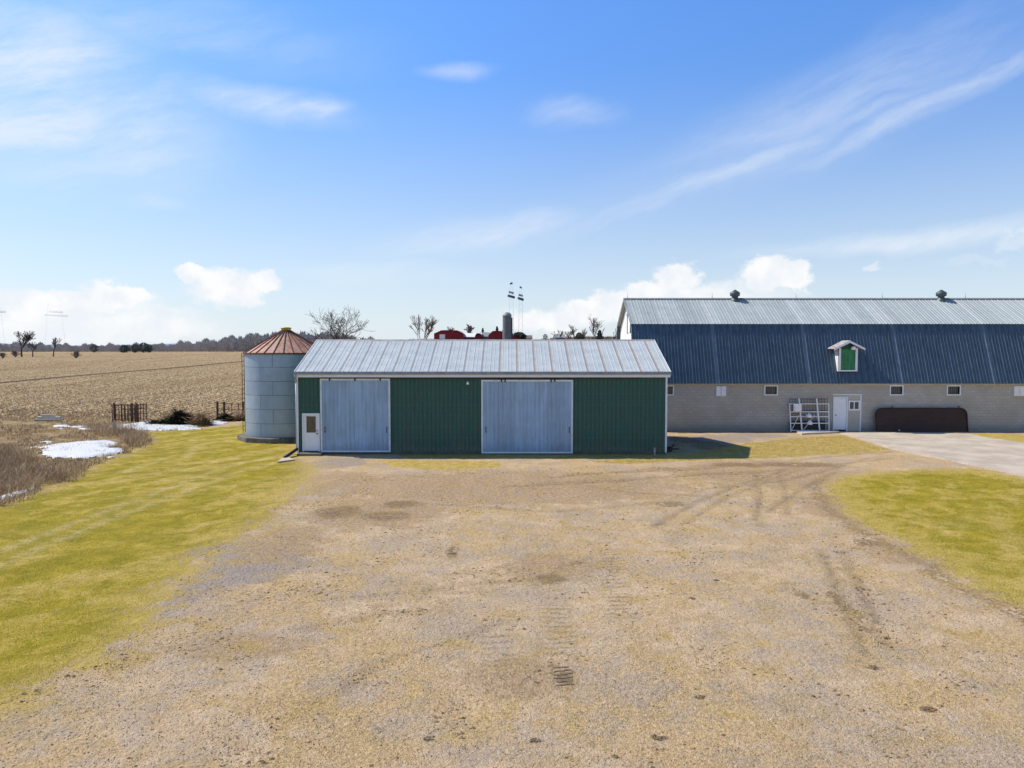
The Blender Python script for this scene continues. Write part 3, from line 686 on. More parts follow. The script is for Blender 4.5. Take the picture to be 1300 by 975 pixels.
for k in range(17): ld.bar((bc.x-rB*.985-.1, bc.y-.75, .55+.3*k), (bc.x-rB*.985-.1, bc.y-.35, .55+.3*k), .02)
ld.build('ladder', M['rust'], gb)

# ------------------------------------------------------------------ gambrel barn
YB = 52.0; bx0, bx1 = 8.85, 62.0
def zat(py, Y): return P(CX, py, Y).z
ye, ze = 51.72, zat(487, 51.72); yb, zb_ = 53.3, zat(411, 53.3); yr, zr = 56.8, zat(380, 56.8)
barn = empty('barn', (bx0, YB, 0), 'large gambrel barn with dark blue lower roof, silver top and block walls', 'barn')
xb = lambda px, Y=YB: (px-CX)/F*Y
Rx0 = 8.60
zw = ze-.02
# front wall with real openings
wins = [(xb(843), xb(854.3), 'w'), (xb(909.5), xb(922), 's'), (xb(972), xb(986.5), 'w'), (xb(1131.5), xb(1146), 'w'), (xb(1204), xb(1219), 'w'), (xb(1288), xb(1302), 's'), (xb(1370), xb(1385), 'w'), (xb(1450), xb(1465), 'w')]
zw0, zw1 = zat(500.5, YB), zat(490.5, YB)
dx0, dx1 = xb(1058.5), xb(1093.5); dz = zat(501.5, YB)
cuts = sorted([(a, b_, zw0, zw1) for a, b_, k in wins]+[(dx0, dx1, 0, dz)])
wm = MB(); cx_ = bx0; T_ = .25
def wbox(x0, x1, z0, z1):
    if x1 > x0 and z1 > z0: wm.box(x0, x1, YB, YB+T_, z0, z1)
for a, b_, z0, z1 in cuts:
    wbox(cx_, a, -.2, zw); wbox(a, b_, -.2, z0); wbox(a, b_, z1, zw); cx_ = b_
wbox(cx_, bx1, -.2, zw)
wm.box(bx0, bx0+T_, YB+T_, 2*yr-YB, -.2, zw); wm.box(bx1-T_, bx1, YB+T_, 2*yr-YB, -.2, zw); wm.box(bx0+T_, bx1-T_, 2*yr-YB-T_, 2*yr-YB, -.2, zw)
wm.build('wall', M['block'], barn)
# sill board under the roof
MB().box(bx0-.1, bx1, YB-.06, YB-.003, zw-.10, zw+.02).build('fascia', simple('eave_board', (.50,.47,.42), .8, var=.2, scale=1), barn)
# roofs
bp = [(0, 0), (.014, .032), (.034, .032), (.048, 0), (.23, 0), (.24, .016), (.255, .016), (.265, 0)]
sl = Vector((0, yb-ye, zb_-ze)); n1 = Vector((0, -(zb_-ze), yb-ye)).normalized()
lr = MB().rib((Rx0, ye, ze), (1,0,0), bx1+.3-Rx0, sl, n1, .46, bp)
lr.rib((bx1+.3, 2*yr-ye, ze), (-1,0,0), bx1+.3-Rx0, Vector((0, -sl.y, sl.z)), Vector((0, -n1.y, n1.z)), .46, bp)
lr.quad((Rx0, ye+.05, ze), (bx1+.3, ye+.05, ze), (bx1+.3, yb+.05, zb_-.02), (Rx0, yb+.05, zb_-.02))
lr.build('lower_roof', M['barn_low'], barn)
su = Vector((0, yr-yb+.10, (zr-zb_)*(1+.10/(yr-yb)))); nu = Vector((0, -(zr-zb_), yr-yb)).normalized()
oz = zb_-.10*(zr-zb_)/(yr-yb)+.035
ur = MB().rib((Rx0, yb-.10, oz), (1,0,0), bx1+.3-Rx0, su, nu, .46, bp)
ur.rib((bx1+.3, 2*yr-yb+.10, oz), (-1,0,0), bx1+.3-Rx0, Vector((0, -su.y, su.z)), Vector((0, -nu.y, nu.z)), .46, bp)
uro = ur.build('upper_roof', M['barn_top'], barn)
MB().add([(Rx0-.02, yr-.18, zr-.01), (bx1, yr-.18, zr-.01), (bx1, yr, zr+.11), (Rx0-.02, yr, zr+.11), (bx1, yr+.18, zr-.01), (Rx0-.02, yr+.18, zr-.01)], [(0,1,2,3), (3,2,4,5)]).build('ridge_cap', simple('barn_ridge', (.25,.27,.28), .6, .2, var=.2), uro)
# rake boards on the gable
rk = MB()
for s in (1, -1):
    q = lambda y: yr+s*(y-yr)
    rk.prism([(Rx0-.02, q(ye), ze-.1), (Rx0-.02, q(yb), zb_-.12), (Rx0-.02, q(yb), zb_+.05), (Rx0-.02, q(ye), ze+.1)], (-.03, 0, 0))
    rk.prism([(Rx0-.02, q(yb), zb_-.12), (Rx0-.02, yr, zr-.12), (Rx0-.02, yr, zr+.08), (Rx0-.02, q(yb), zb_+.05)], (-.03, 0, 0))
rk.build('rake_trim', M['gutter'], uro)
# gable
gx = bx0+.02
for x, s in ((gx, .06), (bx1, -.06)):
    MB().prism([(x, YB+.3, zw), (x, 2*yr-YB-.3, zw), (x, 2*yr-yb, zb_-.10), (x, yr, zr-.10), (x, yb, zb_-.10)], (s, 0, 0)).build('gable_wall', M['white_paint'], barn)
hd = MB().box(gx-.03, gx-.004, 55.15, 56.45, 7.05, 8.35).build('loft_door', M['white_paint'], barn)
MB().box(gx-.07, gx-.002, 55.02, 55.14, 7.0, 8.5).box(gx-.07, gx-.002, 56.46, 56.58, 7.0, 8.5).box(gx-.10, gx-.002, 55.02, 56.58, 8.37, 8.52).build('door_frame', M['dark_green'], hd)
# windows
for a, b_, k in wins:
    if k == 'w':
        wf = MB(); t_ = .085
        wf.box(a-t_, a, YB-.04, YB+.1, zw0-t_, zw1+t_).box(b_, b_+t_, YB-.04, YB+.1, zw0-t_, zw1+t_).box(a, b_, YB-.04, YB+.1, zw1, zw1+t_).box(a, b_, YB-.05, YB+.1, zw0-t_, zw0)
        o = wf.build('window', M['white_trim'], barn)
        MB().box(a, b_, YB+.10, YB+.12, zw0, zw1).build('pane', M['glass'], o)
        bb = MB()
        for i in range(1, 6): bb.box(a+(b_-a)*i/6-.009, a+(b_-a)*i/6+.009, YB+.05, YB+.07, zw0, zw1)
        bb.build('bar', simple('window_bars', (.22,.22,.21), .6), o)
    else:
        o = MB().box(a, (a+b_)/2-.012, YB-.06, YB+.02, zw0-.12, zw1+.02).box((a+b_)/2+.012, b_, YB-.06, YB+.02, zw0-.12, zw1+.02)
        o.build('shutter', M['white_paint'], barn, bevel=.01)
# entrance infill: door, siding, small slider window
MB().box(dx0, dx1, YB+.02, YB+.10, zat(508.5, YB), dz).box(xb(1077.5), dx1, YB+.02, YB+.10, 0.0, zat(508.4, YB)).build('siding_panel', M['siding'], barn)
lap = MB(); z = .1
while z < zat(521.5, YB)-.1:
    lap.add([(xb(1077.7), YB-.02, z), (dx1-.03, YB-.02, z), (dx1-.03, YB+.015, z+.13), (xb(1077.7), YB+.015, z+.13)], [(0,1,2,3)]); z += .14
lap.build('siding_lap', M['siding'], barn)
bd = MB().box(xb(1060.5), xb(1075.2), YB-.02, YB+.02, .12, zat(505.5, YB)).build('entry_door', M['white_paint'], barn, bevel=.01)
MB().box(xb(1058.5), xb(1060.3), YB-.05, YB+.05, .0, zat(503.5, YB)).box(xb(1075.4), xb(1077.3), YB-.05, YB+.05, .0, zat(503.5, YB)).box(xb(1060.3), xb(1075.4), YB-.05, YB+.05, zat(505.3, YB), zat(503.5, YB)).build('door_frame', M['white_trim'], bd)
MB().tube((xb(1062), YB-.02, 1.15), (xb(1062), YB-.09, 1.15), .035).build('handle', M['black'], bd)
MB().box(xb(1092.8), dx1+.06, YB-.03, YB+.02, 0, dz).box(dx0-.04, dx1+.06, YB-.03, YB+.02, dz, dz+.07).build('panel_trim', M['white_trim'], barn)
sw0, sw1, sz0, sz1 = xb(1078), xb(1092.5), zat(521, YB), zat(508.5, YB)
sw = MB().box(sw0, sw0+.09, YB-.05, YB+.02, sz0, sz1).box(sw1-.09, sw1, YB-.05, YB+.02, sz0, sz1).box(sw0+.09, sw1-.09, YB-.05, YB+.02, sz1-.1, sz1).box(sw0+.09, sw1-.09, YB-.05, YB+.02, sz0, sz0+.1).box((sw0+sw1)/2-.035, (sw0+sw1)/2+.035, YB-.04, YB+.02, sz0+.1, sz1-.1).build('window', M['white_paint'], barn)
MB().box(sw0+.09, sw1-.09, YB-.012, YB+.01, sz0+.1, sz1-.1).build('pane', M['glass'], sw)
# dormer: a part, its pieces sub-parts
fy = 51.80; ax0, ax1 = xb(1064.5, fy), xb(1088.5, fy); am = (ax0+ax1)/2
az0, aze, azp = zat(471.5, fy), zat(441.5, fy), zat(433.5, fy)
ysl = lambda z: ye+(yb-ye)*(z-ze)/(zb_-ze)
dm = MB()
for x, s in ((ax0, .05), (ax1, -.05)):
    dm.prism([(x, fy, az0), (x, ysl(az0)+.05, az0), (x, ysl(aze)+.1, aze), (x, fy, aze)], (s, 0, 0))
dm.box(ax0, ax1, fy+.06, fy+.10, az0, aze); dorm = dm.build('dormer', M['white_paint'], barn)
MB().add([(ax0+.05, fy+.02, aze-.12), (ax1-.05, fy+.02, aze-.12), (ax1-.05, fy+.02, aze), (am, fy+.02, azp-.10), (ax0+.05, fy+.02, aze)], [(0,1,2,3,4)]).build('dormer_gable', M['dark_green'], dorm)
MB().box(ax0+.16, ax1-.16, fy+.03, fy+.06, az0+.1, aze-.1).build('dormer_door', M['green_door'], dorm)
MB().box(ax0, ax0+.15, fy-.03, fy+.05, az0, aze-.02).box(ax1-.15, ax1, fy-.03, fy+.05, az0, aze-.02).box(ax0+.15, ax1-.15, fy-.04, fy+.05, az0, az0+.09).build('dormer_frame', M['white_trim'], dorm)
dr_ = MB(); ov = .42; zo = aze-.08
for s in (-1, 1):
    xe = am+s*((ax1-ax0)/2+ov)
    dr_.prism([(am, fy-.22, azp), (xe, fy-.22, zo), (xe, fy-.22, zo+.06), (am, fy-.22, azp+.07)], (0, 1.35, 0))
dr_.build('dormer_roof', simple('dormer_roofing', (.42,.40,.42), .7, var=.2, dirt=((.28,.10,.09), .5)), dorm)
ft = MB()
for s in (-1, 1):
    xe = am+s*((ax1-ax0)/2+ov)
    ft.prism([(am, fy-.25, azp-.10), (xe, fy-.25, zo-.10), (xe, fy-.25, zo+.05), (am, fy-.25, azp+.06)], (0, .028, 0))
ft.build('dormer_fascia', M['white_trim'], dorm)
MB().lathe((xb(1082, fy), fy-.12, zat(443.5, fy)), [(0, -.05), (.12, -.03), (.17, .05), (.15, .16), (.06, .22), (0, .23)], 16).build('dormer_lamp', M['white_paint'], dorm)
# ventilators and lightning rods
for px in (931, 1191):
    c_ = Vector(((px-CX)/F*yr, yr-.15, zr-.15))
    v_ = MB().lathe(c_, [(.34, -.05), (.34, .12), (.24, .16), (.24, .42)], 20).build('roof_vent', M['vent'], barn)
    MB().lathe(c_, [(.24, .36), (.36, .40), (.38, .62), (.33, .68), (.14, .80), (.07, .86), (0, .88)], 20).build('vent_cap', M['vent'], v_)
for px in (796, 903, 1009, 1118, 1223, 1330):
    x = (px-CX)/F*yr; MB().tube((x, yr, zr), (x, yr, zr+.52), .014, .006, n=6).lathe((x, yr, zr+.18), [(0,-.04),(.04,0),(0,.04)], 8).build('lightning_rod', M['vent'], barn)

# ------------------------------------------------------------------ things along the barn wall
gt = empty('livestock_gate', (xb(1030, 51.6), 51.6, 0), 'white pipe gates stacked against barn wall left of the white door', 'gate')
def lean(x, z, off=0.0): return Vector((x, 51.45-off+.30*z/2.4, z))
ga, gb_ = xb(1004.5, 51.5), xb(1054.5, 51.5); zt_ = zat(512.5, 51.6)
fr_ = MB()
for z in (.12, .62, 1.08, 1.42, zt_-.02):
    fr_.bar(lean(ga, z), lean(gb_, z), .05, .06)
for x in (ga, gb_): fr_.bar(lean(x+(.04 if x == ga else -.04), .02), lean(x, zt_), .06, .06)
fr_.build('gate_frame', M['white_paint'], gt)
for px in (1018, 1040.5):
    x = xb(px, 51.4); MB().bar(lean(x+.1, .0, .06), lean(x-.05, zt_+.36, .06), .09, .05).build('upright', M['white_paint'], gt)
for a_, c_ in ((1006, 1016), (1021, 1036)):
    MB().bar(lean(xb(a_, 51.5), .15, .04), lean(xb(c_, 51.5), 1.2, .04), .03).build('brace', M['white_paint'], gt)
dg = empty('wire_rack', (xb(1028, 51.8), 51.8, 0), 'dark wire rack behind the white gates at the barn wall', 'rack')
wr = MB(); r0, r1 = xb(1004, 51.8), xb(1052, 51.8)
for i in range(14): wr.bar((r0+(r1-r0)*i/13, 51.83, .1), (r0+(r1-r0)*i/13, 51.9, 2.35), .018)
for z in (.15, .6, 1.05, 1.5, 1.95, 2.3): wr.bar((r0, 51.86, z), (r1, 51.86, z), .03)
wr.build('mesh_panel', M['rust'], dg)
MB().box(r0+.1, r1-.2, 51.72, 51.80, .12, .75).build('lower_board', M['black'], dg)
bx_ = MB().box(xb(1009, 51.3), xb(1018.5, 51.3), 51.28, 51.46, zat(522, 51.4), zat(513, 51.4)).box(xb(1010, 51.3), xb(1017.5, 51.3), 51.26, 51.28, zat(521, 51.4), zat(514, 51.4)).build('box', M['white_paint'], at=(xb(1013, 51.3), 51.37, zat(522, 51.4)), bevel=.02)
tag(bx_, 'small white box hung on the upper left of the white gates', 'box')
for k, (px, py) in enumerate(((1027, 527), (1028, 536))):
    p = P(px, py, 51.25); o = MB().lathe((p.x, p.y, p.z-.16), [(0, 0), (.18, 0), (.20, .12), (.12, .22), (.05, .26), (.05, .31), (0, .31)], 14).build('jug', M['white_paint'], at=(p.x, p.y, p.z-.16))
    tag(o, ('upper' if k == 0 else 'lower')+' of two white jugs on the white gate rails', 'jug', 'jugs on the white gates')
# big brown panel
pa, pb = xb(1113.5, 51.6), xb(1229.5, 51.6); ph = zat(518.5, 51.6)
bpan = empty('brown_panel', ((pa+pb)/2, 51.55, 0), 'long dark brown steel panel with rounded top corners against barn wall', 'panel')
def pn(x, z, y=0): return Vector((x, 51.45+.25*z/ph+y, z))
cr = .42; pts = [pn(pa, .02), pn(pb, .02)]
for i in range(7): a = math.pi/2*i/6; pts.append(pn(pb-cr+cr*math.cos(a), ph-cr+cr*math.sin(a)))
for i in range(7): a = math.pi/2+math.pi/2*i/6; pts.append(pn(pa+cr+cr*math.cos(a), ph-cr+cr*math.sin(a)))
MB().prism(pts, (0, .07, 0)).build('sheet', M['brown_panel'], bpan)
rim = MB(); rp = [pn(p.x, p.z, -.02) for p in pts]
rp = [Vector((p.x, 51.45+.25*p.z/ph-.02, p.z)) for p in pts]
for i in range(1, len(rp)): rim.tube(rp[i], rp[(i+1) % len(rp)], .04, n=6)
rim.build('rim', M['brown_panel'], bpan)
for px in (1134, 1219):
    x = xb(px, 51.7); MB().tube((x, 51.72, ph-.05), (x, 51.72, ph+.16), .04).build('lug', M['rust'], bpan)
st_ = MB().lathe(G(1139, 548)+Vector((0,-.2,.05)), [(0,0),(.09,.02),(.11,.09),(.06,.14),(0,.15)], 9).build('stone', M['white_paint'], at=G(1139, 548)); tag(st_, 'small white stone on concrete in front of brown panel', 'stone')

# ------------------------------------------------------------------ driveway and path
def slab_(name, pts, h, mat):
    poly = [G(*p) for p in pts]; n = len(poly)
    mb = MB(); mb.prism([Vector((p.x, p.y, -.15)) for p in poly], (0, 0, .15+h)); o = mb.build(name, mat, at=poly[0]); tag(o, kind='structure'); return o
m, t, b, co = material('worn_concrete'); M['drive'] = m
n1_ = t.noise(co, .5, 6, .65); n2_ = t.noise(t.along(co, R(-25), .5, 2), 1.6, 6, .7); n3_ = t.noise(co, 18, 4, .7)
cc = t.mix(t.mapr(n1_, .35, .65), (.43, .355, .27), (.57, .485, .385)); cc = t.mix(t.math('MULTIPLY', t.mapr(n2_, .54, .7), .6), cc, (.38, .29, .19)); cc = t.mix(t.math('MULTIPLY', t.mapr(n3_, .5, .8), .35), cc, (.3, .27, .23))
t.set(b.inputs['Base Color'], cc); b.inputs['Roughness'].default_value = .9; t.set(b.inputs['Normal'], t.bump(n3_, .4, .01))
slab_('driveway', [(1066,550.5),(1100,560),(1135,571),(1190,582),(1240,592.5),(1300,605),(1420,632),(1700,720),(1700,610),(1300,563),(1262,557.5),(1232,552.3),(1180,550),(1100,548.6)], .055, M['drive'])
slab_('path', [(1011,549.6),(1063,548.3),(1066,549.9),(1062,550.3),(1030,551.5),(1018,552.5)], .12, M['concrete'])

# ------------------------------------------------------------------ snow
def snow(pts, lab, h=.10):
    P_ = [G(*p) for p in pts]; c = sum((p for p in P_), Vector())/len(P_)
    xs_ = np.linspace(min(p.x for p in P_)-.4, max(p.x for p in P_)+.4, 70); ys_ = np.linspace(min(p.y for p in P_)-.4, max(p.y for p in P_)+.4, 46)
    gx_, gy_ = np.meshgrid(xs_, ys_); sd = sdist([(p.x, p.y) for p in P_], gx_, gy_)+2.4*(fbm(gx_*.9, gy_*.9, 5)-.5)-.28
    zz = height(gx_, gy_)+h*sstep(-.15, .7, sd)*(.8+.4*fbm(gx_*1.1, gy_*1.1, 2))-.05+.02
    zz += np.where(sd > 0, .045, -.05)
    id_ = np.arange(gx_.size).reshape(gx_.shape)
    keep = (sd > -.12); q = keep[:-1,:-1] & keep[1:,:-1] & keep[:-1,1:] & keep[1:,1:]
    f_ = np.stack([id_[:-1,:-1], id_[:-1,1:], id_[1:,1:], id_[1:,:-1]], -1)[q]
    u, inv = np.unique(f_, return_inverse=True)
    V_ = np.stack([gx_, gy_, zz], -1).reshape(-1, 3)[u]
    o = fast_mesh('snow_patch', V_, inv.reshape(-1, 4), M['snow'], at=(c.x, c.y, 0), smooth=True)
    return tag(o, lab, 'snow patch', 'melting snow patches on the rough ground')
snow([(36,572),(58,559),(66,563),(110,560),(146,559),(156,570),(148,580),(110,583),(60,582)], 'elongated white snow patch in the middle of brown scrub', .10)
snow([(-30,641),(0,630),(14,622),(24,624),(38,619),(30,627),(12,633),(-20,650)], 'small snow patch at the left edge where scrub meets lawn', .08)
snow([(128,543),(175,536),(200,534),(262,539),(255,545),(200,548),(160,547)], 'long snow streak below the dark branch heap', .08)
snow([(262,537),(272,532),(296,533),(286,539),(268,541)], 'small snow patch right of the branch heap near the bin', .07)
snow([(60,541),(80,538),(110,541),(120,544),(80,545)], 'thin grey snow patch left of the rusty cage', .05)
o = snow([(52,0+544),(60,543.5),(62,545)], 'sliver', .02); bpy.data.objects.remove(o)

# ------------------------------------------------------------------ scattered blades, stalks, stones
def blades(name, pts, hgt, wid, mat, lean_=.5, up=1.0, label=None, cat=None, kink=False):
    n = len(pts); a = rng.random(n)*6.283; h = hgt*(.5+rng.random(n)); wd = wid*(.6+.8*rng.random(n))
    z0 = surf(pts[:,0], pts[:,1])-.006+pts[:,2]
    dxy = np.stack([np.cos(a), np.sin(a)], 1); la = rng.random(n)*6.283; lm = lean_*rng.random(n)*h
    p0 = np.stack([pts[:,0]-dxy[:,0]*wd/2, pts[:,1]-dxy[:,1]*wd/2, z0], 1); p1 = np.stack([pts[:,0]+dxy[:,0]*wd/2, pts[:,1]+dxy[:,1]*wd/2, z0], 1)
    p2 = np.stack([pts[:,0]+np.cos(la)*lm, pts[:,1]+np.sin(la)*lm, z0+h*up], 1)
    if kink:                                  # four-sided stalks, same width to the top
        p3 = p2+(p1-p0)*.6; V = np.stack([p0, p1, p3, p2], 1).reshape(-1, 3); F_ = np.arange(4*n).reshape(n, 4)
    else: V = np.stack([p0, p1, p2], 1).reshape(-1, 3); F_ = np.arange(3*n).reshape(n, 3)
    c = (float(pts[:,0].mean()), float(pts[:,1].mean()), 0)
    o = fast_mesh(name, V, F_, mat, at=c); return tag(o, label, cat, kind='stuff')
def sample(poly, n, near_bias=1.0, margin=0.0, jag=0.5):
    p = np.array(poly); out = []
    x0, x1, y0, y1 = p[:,0].min(), p[:,0].max(), max(9.0, p[:,1].min()), p[:,1].max()
    got = 0
    while got < n:
        m_ = n*3; yy = y0*(y1/y0)**rng.random(m_); xx = x0+(x1-x0)*rng.random(m_)
        k = (np.abs(xx) < yy*.75+1) & (sdist(poly, xx, yy)+(fbm(xx*1.1, yy*1.1, 3)-.5)*2.2*jag > margin)
        out.append(np.stack([xx[k], yy[k], np.zeros(k.sum())], 1)); got += k.sum()
    return np.concatenate(out)[:n]
def leafmat(name, cols, scale=.6, isl=.5, trans=.0):
    m, t, b, co = material(name); gp = t.new('ShaderNodeNewGeometry')
    n = t.noise(gp.outputs['Position'], scale, 5, .6); r_ = gp.outputs['Random Per Island']
    c = t.mix(t.mapr(n, .4, .6), cols[0], cols[1]); c = t.mix(t.mapr(r_, .55, 1), c, cols[2])
    k = t.mapr(t.math('FRACT', t.math('MULTIPLY', r_, 37.7)), 0, 1, 1-isl/2, 1+isl/2, False)
    c = t.mix(1.0, c, t.new('ShaderNodeCombineColor', i_0=k, i_1=k, i_2=k).outputs[0], 'MULTIPLY')
    t.set(b.inputs['Base Color'], c); b.inputs['Roughness'].default_value = .9; b.inputs['Specular IOR Level'].default_value = .1
    return m
mg = leafmat('grass_blades', ((.31, .285, .03), (.48, .38, .055), (.58, .46, .17)), isl=.3)
blades('lawn_grass', sample(lawnL, 150000), .022, .010, mg, .9, label='short yellow green mown grass sloping down at the left', cat='grass')
blades('lawn_grass', sample(lawnR, 110000), .022, .011, mg, .9, label='short yellow green mown grass on the right lawn', cat='grass')
md = leafmat('dry_blades', ((.50, .37, .14), (.40, .30, .10), (.62, .50, .28)))
blades('dry_grass', sample(dryM, 26000, jag=.3), .03, .02, md, .9, label='yellow dry grass between the sheds and concrete drive', cat='grass')
# thin dead grass and straw across the yard
yp = np.array(GP([(-300,975),(-100,930),(0,893),(110,842),(190,790),(262,700),(372,625),(480,596),(800,592),(1050,600),(1070,645),(1200,720),(1300,768),(1600,975)])+[(13, 9.2), (-13, 9.2)])
ypoly = [tuple(p) for p in yp]
ys_ = sample(ypoly, 150000, jag=.2); k = fbm(ys_[:,0]*.55+9, ys_[:,1]*.55, 5)+.25*(rng.random(len(ys_))-.5) > .52
ys_ = ys_[k]
blades('yard_straw', ys_, .028, .010, md, 1.6, label='thin dead straw scattered over the gravel yard', cat='straw')
# gravel
gpn = sample(ypoly, 70000, jag=.2); n = len(gpn); r_ = .006+.016*rng.random(n)**3
base_ = np.array([(1,0,0),(0,1,0),(-1,0,0),(0,-1,0),(0,0,.8),(0,0,-.5)], float)
an = rng.random(n)*6.28; ca, sa = np.cos(an), np.sin(an)
Vb = np.empty((n, 6, 3)); jit = .7+.6*rng.random((n, 6, 1))
Vb[:,:,0] = (base_[None,:,0]*ca[:,None]-base_[None,:,1]*sa[:,None])*r_[:,None]; Vb[:,:,1] = (base_[None,:,0]*sa[:,None]+base_[None,:,1]*ca[:,None])*r_[:,None]; Vb[:,:,2] = base_[None,:,2]*r_[:,None]
Vb *= jit; Vb[:,:,0] += gpn[:,0,None]; Vb[:,:,1] += gpn[:,1,None]; Vb[:,:,2] += surf(gpn[:,0], gpn[:,1])[:,None]
fb = np.array([(0,1,4),(1,2,4),(2,3,4),(3,0,4),(1,0,5),(2,1,5),(3,2,5),(0,3,5)])
mgr = leafmat('gravel_stones', ((.36, .28, .19), (.28, .22, .16), (.50, .42, .32)), isl=.6)
o = fast_mesh('gravel', Vb.reshape(-1, 3), (fb[None]+6*np.arange(n)[:,None,None]).reshape(-1, 3), mgr, at=(0, 20, 0)); tag(o, 'loose small stones over the yard surface', 'gravel', kind='stuff')
gp2 = sample(ypoly, 26000, jag=.2); kk = (fbm(gp2[:,0]*.8+3, gp2[:,1]*.8, 4)+.35*(fbm(gp2[:,0]*5, gp2[:,1]*5, 2)-.5)) > .60; gp2 = gp2[kk]; n = len(gp2); r_ = .010+.030*rng.random(n)**3
an = rng.random(n)*6.28; ca, sa = np.cos(an), np.sin(an); Vb = np.empty((n, 6, 3)); jit = .5+1.0*rng.random((n, 6, 1))
Vb[:,:,0] = (base_[None,:,0]*ca[:,None]-base_[None,:,1]*sa[:,None])*r_[:,None]*1.5; Vb[:,:,1] = (base_[None,:,0]*sa[:,None]+base_[None,:,1]*ca[:,None])*r_[:,None]; Vb[:,:,2] = base_[None,:,2]*r_[:,None]*.8
Vb *= jit; Vb[:,:,0] += gp2[:,0,None]; Vb[:,:,1] += gp2[:,1,None]; Vb[:,:,2] += surf(gp2[:,0], gp2[:,1])[:,None]
o = fast_mesh('soil_crumbs', Vb.reshape(-1, 3), (fb[None]+6*np.arange(n)[:,None,None]).reshape(-1, 3), leafmat('soil_crumb', ((.33, .22, .12), (.24, .16, .09), (.44, .32, .19)), isl=.7), at=(0, 20, 0)); tag(o, 'small brown soil crumbs scattered over the yard', 'soil', kind='stuff')
# scrub of dead stems
msc = leafmat('dead_stems', ((.50, .36, .21), (.34, .235, .14), (.66, .52, .33)), .4, .8)
sp = sample(scrubP, 17000, jag=.9)
hole = [G(*p) for p in [(34,573),(50,556),(110,556),(152,556),(160,572),(150,587),(110,592),(50,591)]]
k = sdist([(p.x, p.y) for p in hole], sp[:,0], sp[:,1]) < -.1+.3*rng.random(len(sp))
dens = fbm(sp[:,0]*.5, sp[:,1]*.5, 3)
k &= (rng.random(len(sp)) < sstep(.3, .6, dens)*1.0+.15); sp = sp[k]
blades('scrub', sp, .40, .016, msc, 1.3, label='brown dead scrub stems bordering the left lawn', cat='scrub', kink=True)
rp_ = sample(roughP, 30000, jag=.4); rp_ = rp_[fbm(rp_[:,0]*.6, rp_[:,1]*.6, 3) > .42]; blades('dead_grass', rp_, .16, .03, leafmat('dead_grass_blades', ((.42, .30, .16), (.30, .20, .10), (.52, .40, .24)), .3, .6), 1.1, label='low dead grass on the rough ground before the field', cat='grass')
# corn stubble
n = 85000; yy = 63*(420/63)**rng.random(n); s_ = -.78+.52*rng.random(n); xx = s_*yy
ca, sa = math.cos(-ROW), math.sin(-ROW); u = xx*ca-yy*sa; v = xx*sa+yy*ca
v = np.round(v/.95)*.95+.2*rng.standard_normal(n); xx = u*ca+v*sa; yy = -u*sa+v*ca
_a, _b = gfield(0,486), gfield(220,467); _d = (_b-_a).normalized()
k = (yy > 63) & (yy < 500) & (np.abs(-(xx-_a.x)*_d.y+(yy-_a.y)*_d.x) > 1.7); pts = np.stack([xx[k], yy[k], np.zeros(k.sum())], 1)
blades('corn_stubble', pts, .11, .075, leafmat('corn_stubble', ((.60, .45, .26), (.45, .32, .175), (.78, .63, .41)), .05, .8), 2.6, label='pale corn stubble covering the wide field at the left', cat='stubble', kink=True)

# ------------------------------------------------------------------ mud clods on the yard
def clod(px, py, wpx, lab, bars=False):
    c = G(px, py); r = wpx/2/F*c.y; mb = MB()
    if bars:
        mb.prism([(c.x+r*1.05*math.cos(6.283*i/14)*random.uniform(.75, 1.1), c.y+.48*math.sin(6.283*i/14)*random.uniform(.8, 1.1), gz(c.x, c.y)-.03) for i in range(14)], (0, 0, .034))
        for i in range(6):
            y = c.y+(i-2.5)*.14; x = c.x-r*.8; lim = c.x+r*random.uniform(.5, .9)
            while x < lim:
                w2 = random.uniform(.03, .07); mb.obox((x, y+(x-c.x)*.22+random.uniform(-.01, .01), gz(x, y)+.006), (1, random.uniform(-.2, .6), 0), (0,1,0), (0,0,1), w2, random.uniform(.010, .020), random.uniform(.003, .009)); x += w2*random.uniform(1.2, 2.2)
    else:
        for k in range(34):
            a = random.random()*6.28; q = random.random()**.8*.7; x, y = c.x+r*q*math.cos(a), c.y+r*.8*q*math.sin(a); s = r*random.uniform(.08, .24)
            vs = []; n_ = 6
            for i in range(n_): t_ = 6.283*i/n_; vs.append((x+s*random.uniform(.6,1.2)*math.cos(t_), y+s*random.uniform(.5,1.1)*math.sin(t_), gz(x, y)-.01))
            m2 = []
            for i in range(n_): t_ = 6.283*i/n_; m2.append((x+s*.6*math.cos(t_), y+s*.6*math.sin(t_), gz(x, y)+s*random.uniform(.3,.6)))
            mb.add(vs+m2+[(x, y, gz(x, y)+s*.62)], [(i, (i+1) % n_, n_+(i+1) % n_, n_+i) for i in range(n_)]+[(n_+i, n_+(i+1) % n_, 2*n_) for i in range(n_)])
    o = mb.build('mud_clod', M['mud'], at=c); tag(o, lab, 'mud clod', 'dark mud clods dropped on the gravel yard')
for a in [(717, 858, 24, 'tyre tread of dark mud bars pressed in the yard', True), (680, 866, 14, 'small mud clod just left of the tread print'), (889, 883, 20, 'mud clod to the right of and below the tread print'),
          (836, 935, 26, 'largest dark mud clod near the bottom centre'), (680, 940, 22, 'mud clod at the bottom, left of the largest clod'), (545, 937, 22, 'leftmost mud clod near the bottom edge'),
          (1108, 847, 22, 'mud clod at the end of the dark wheel marks'), (1178, 901, 26, 'rightmost mud clod on the lower right yard'), (880, 760, 15, 'small mud clod right of the yard centre'), (910, 737, 13, 'smallest upper mud clod, above its neighbour at centre right'),
          (575, 703, 14, 'mud clod left of centre in front of the second sliding door')]: clod(*a)

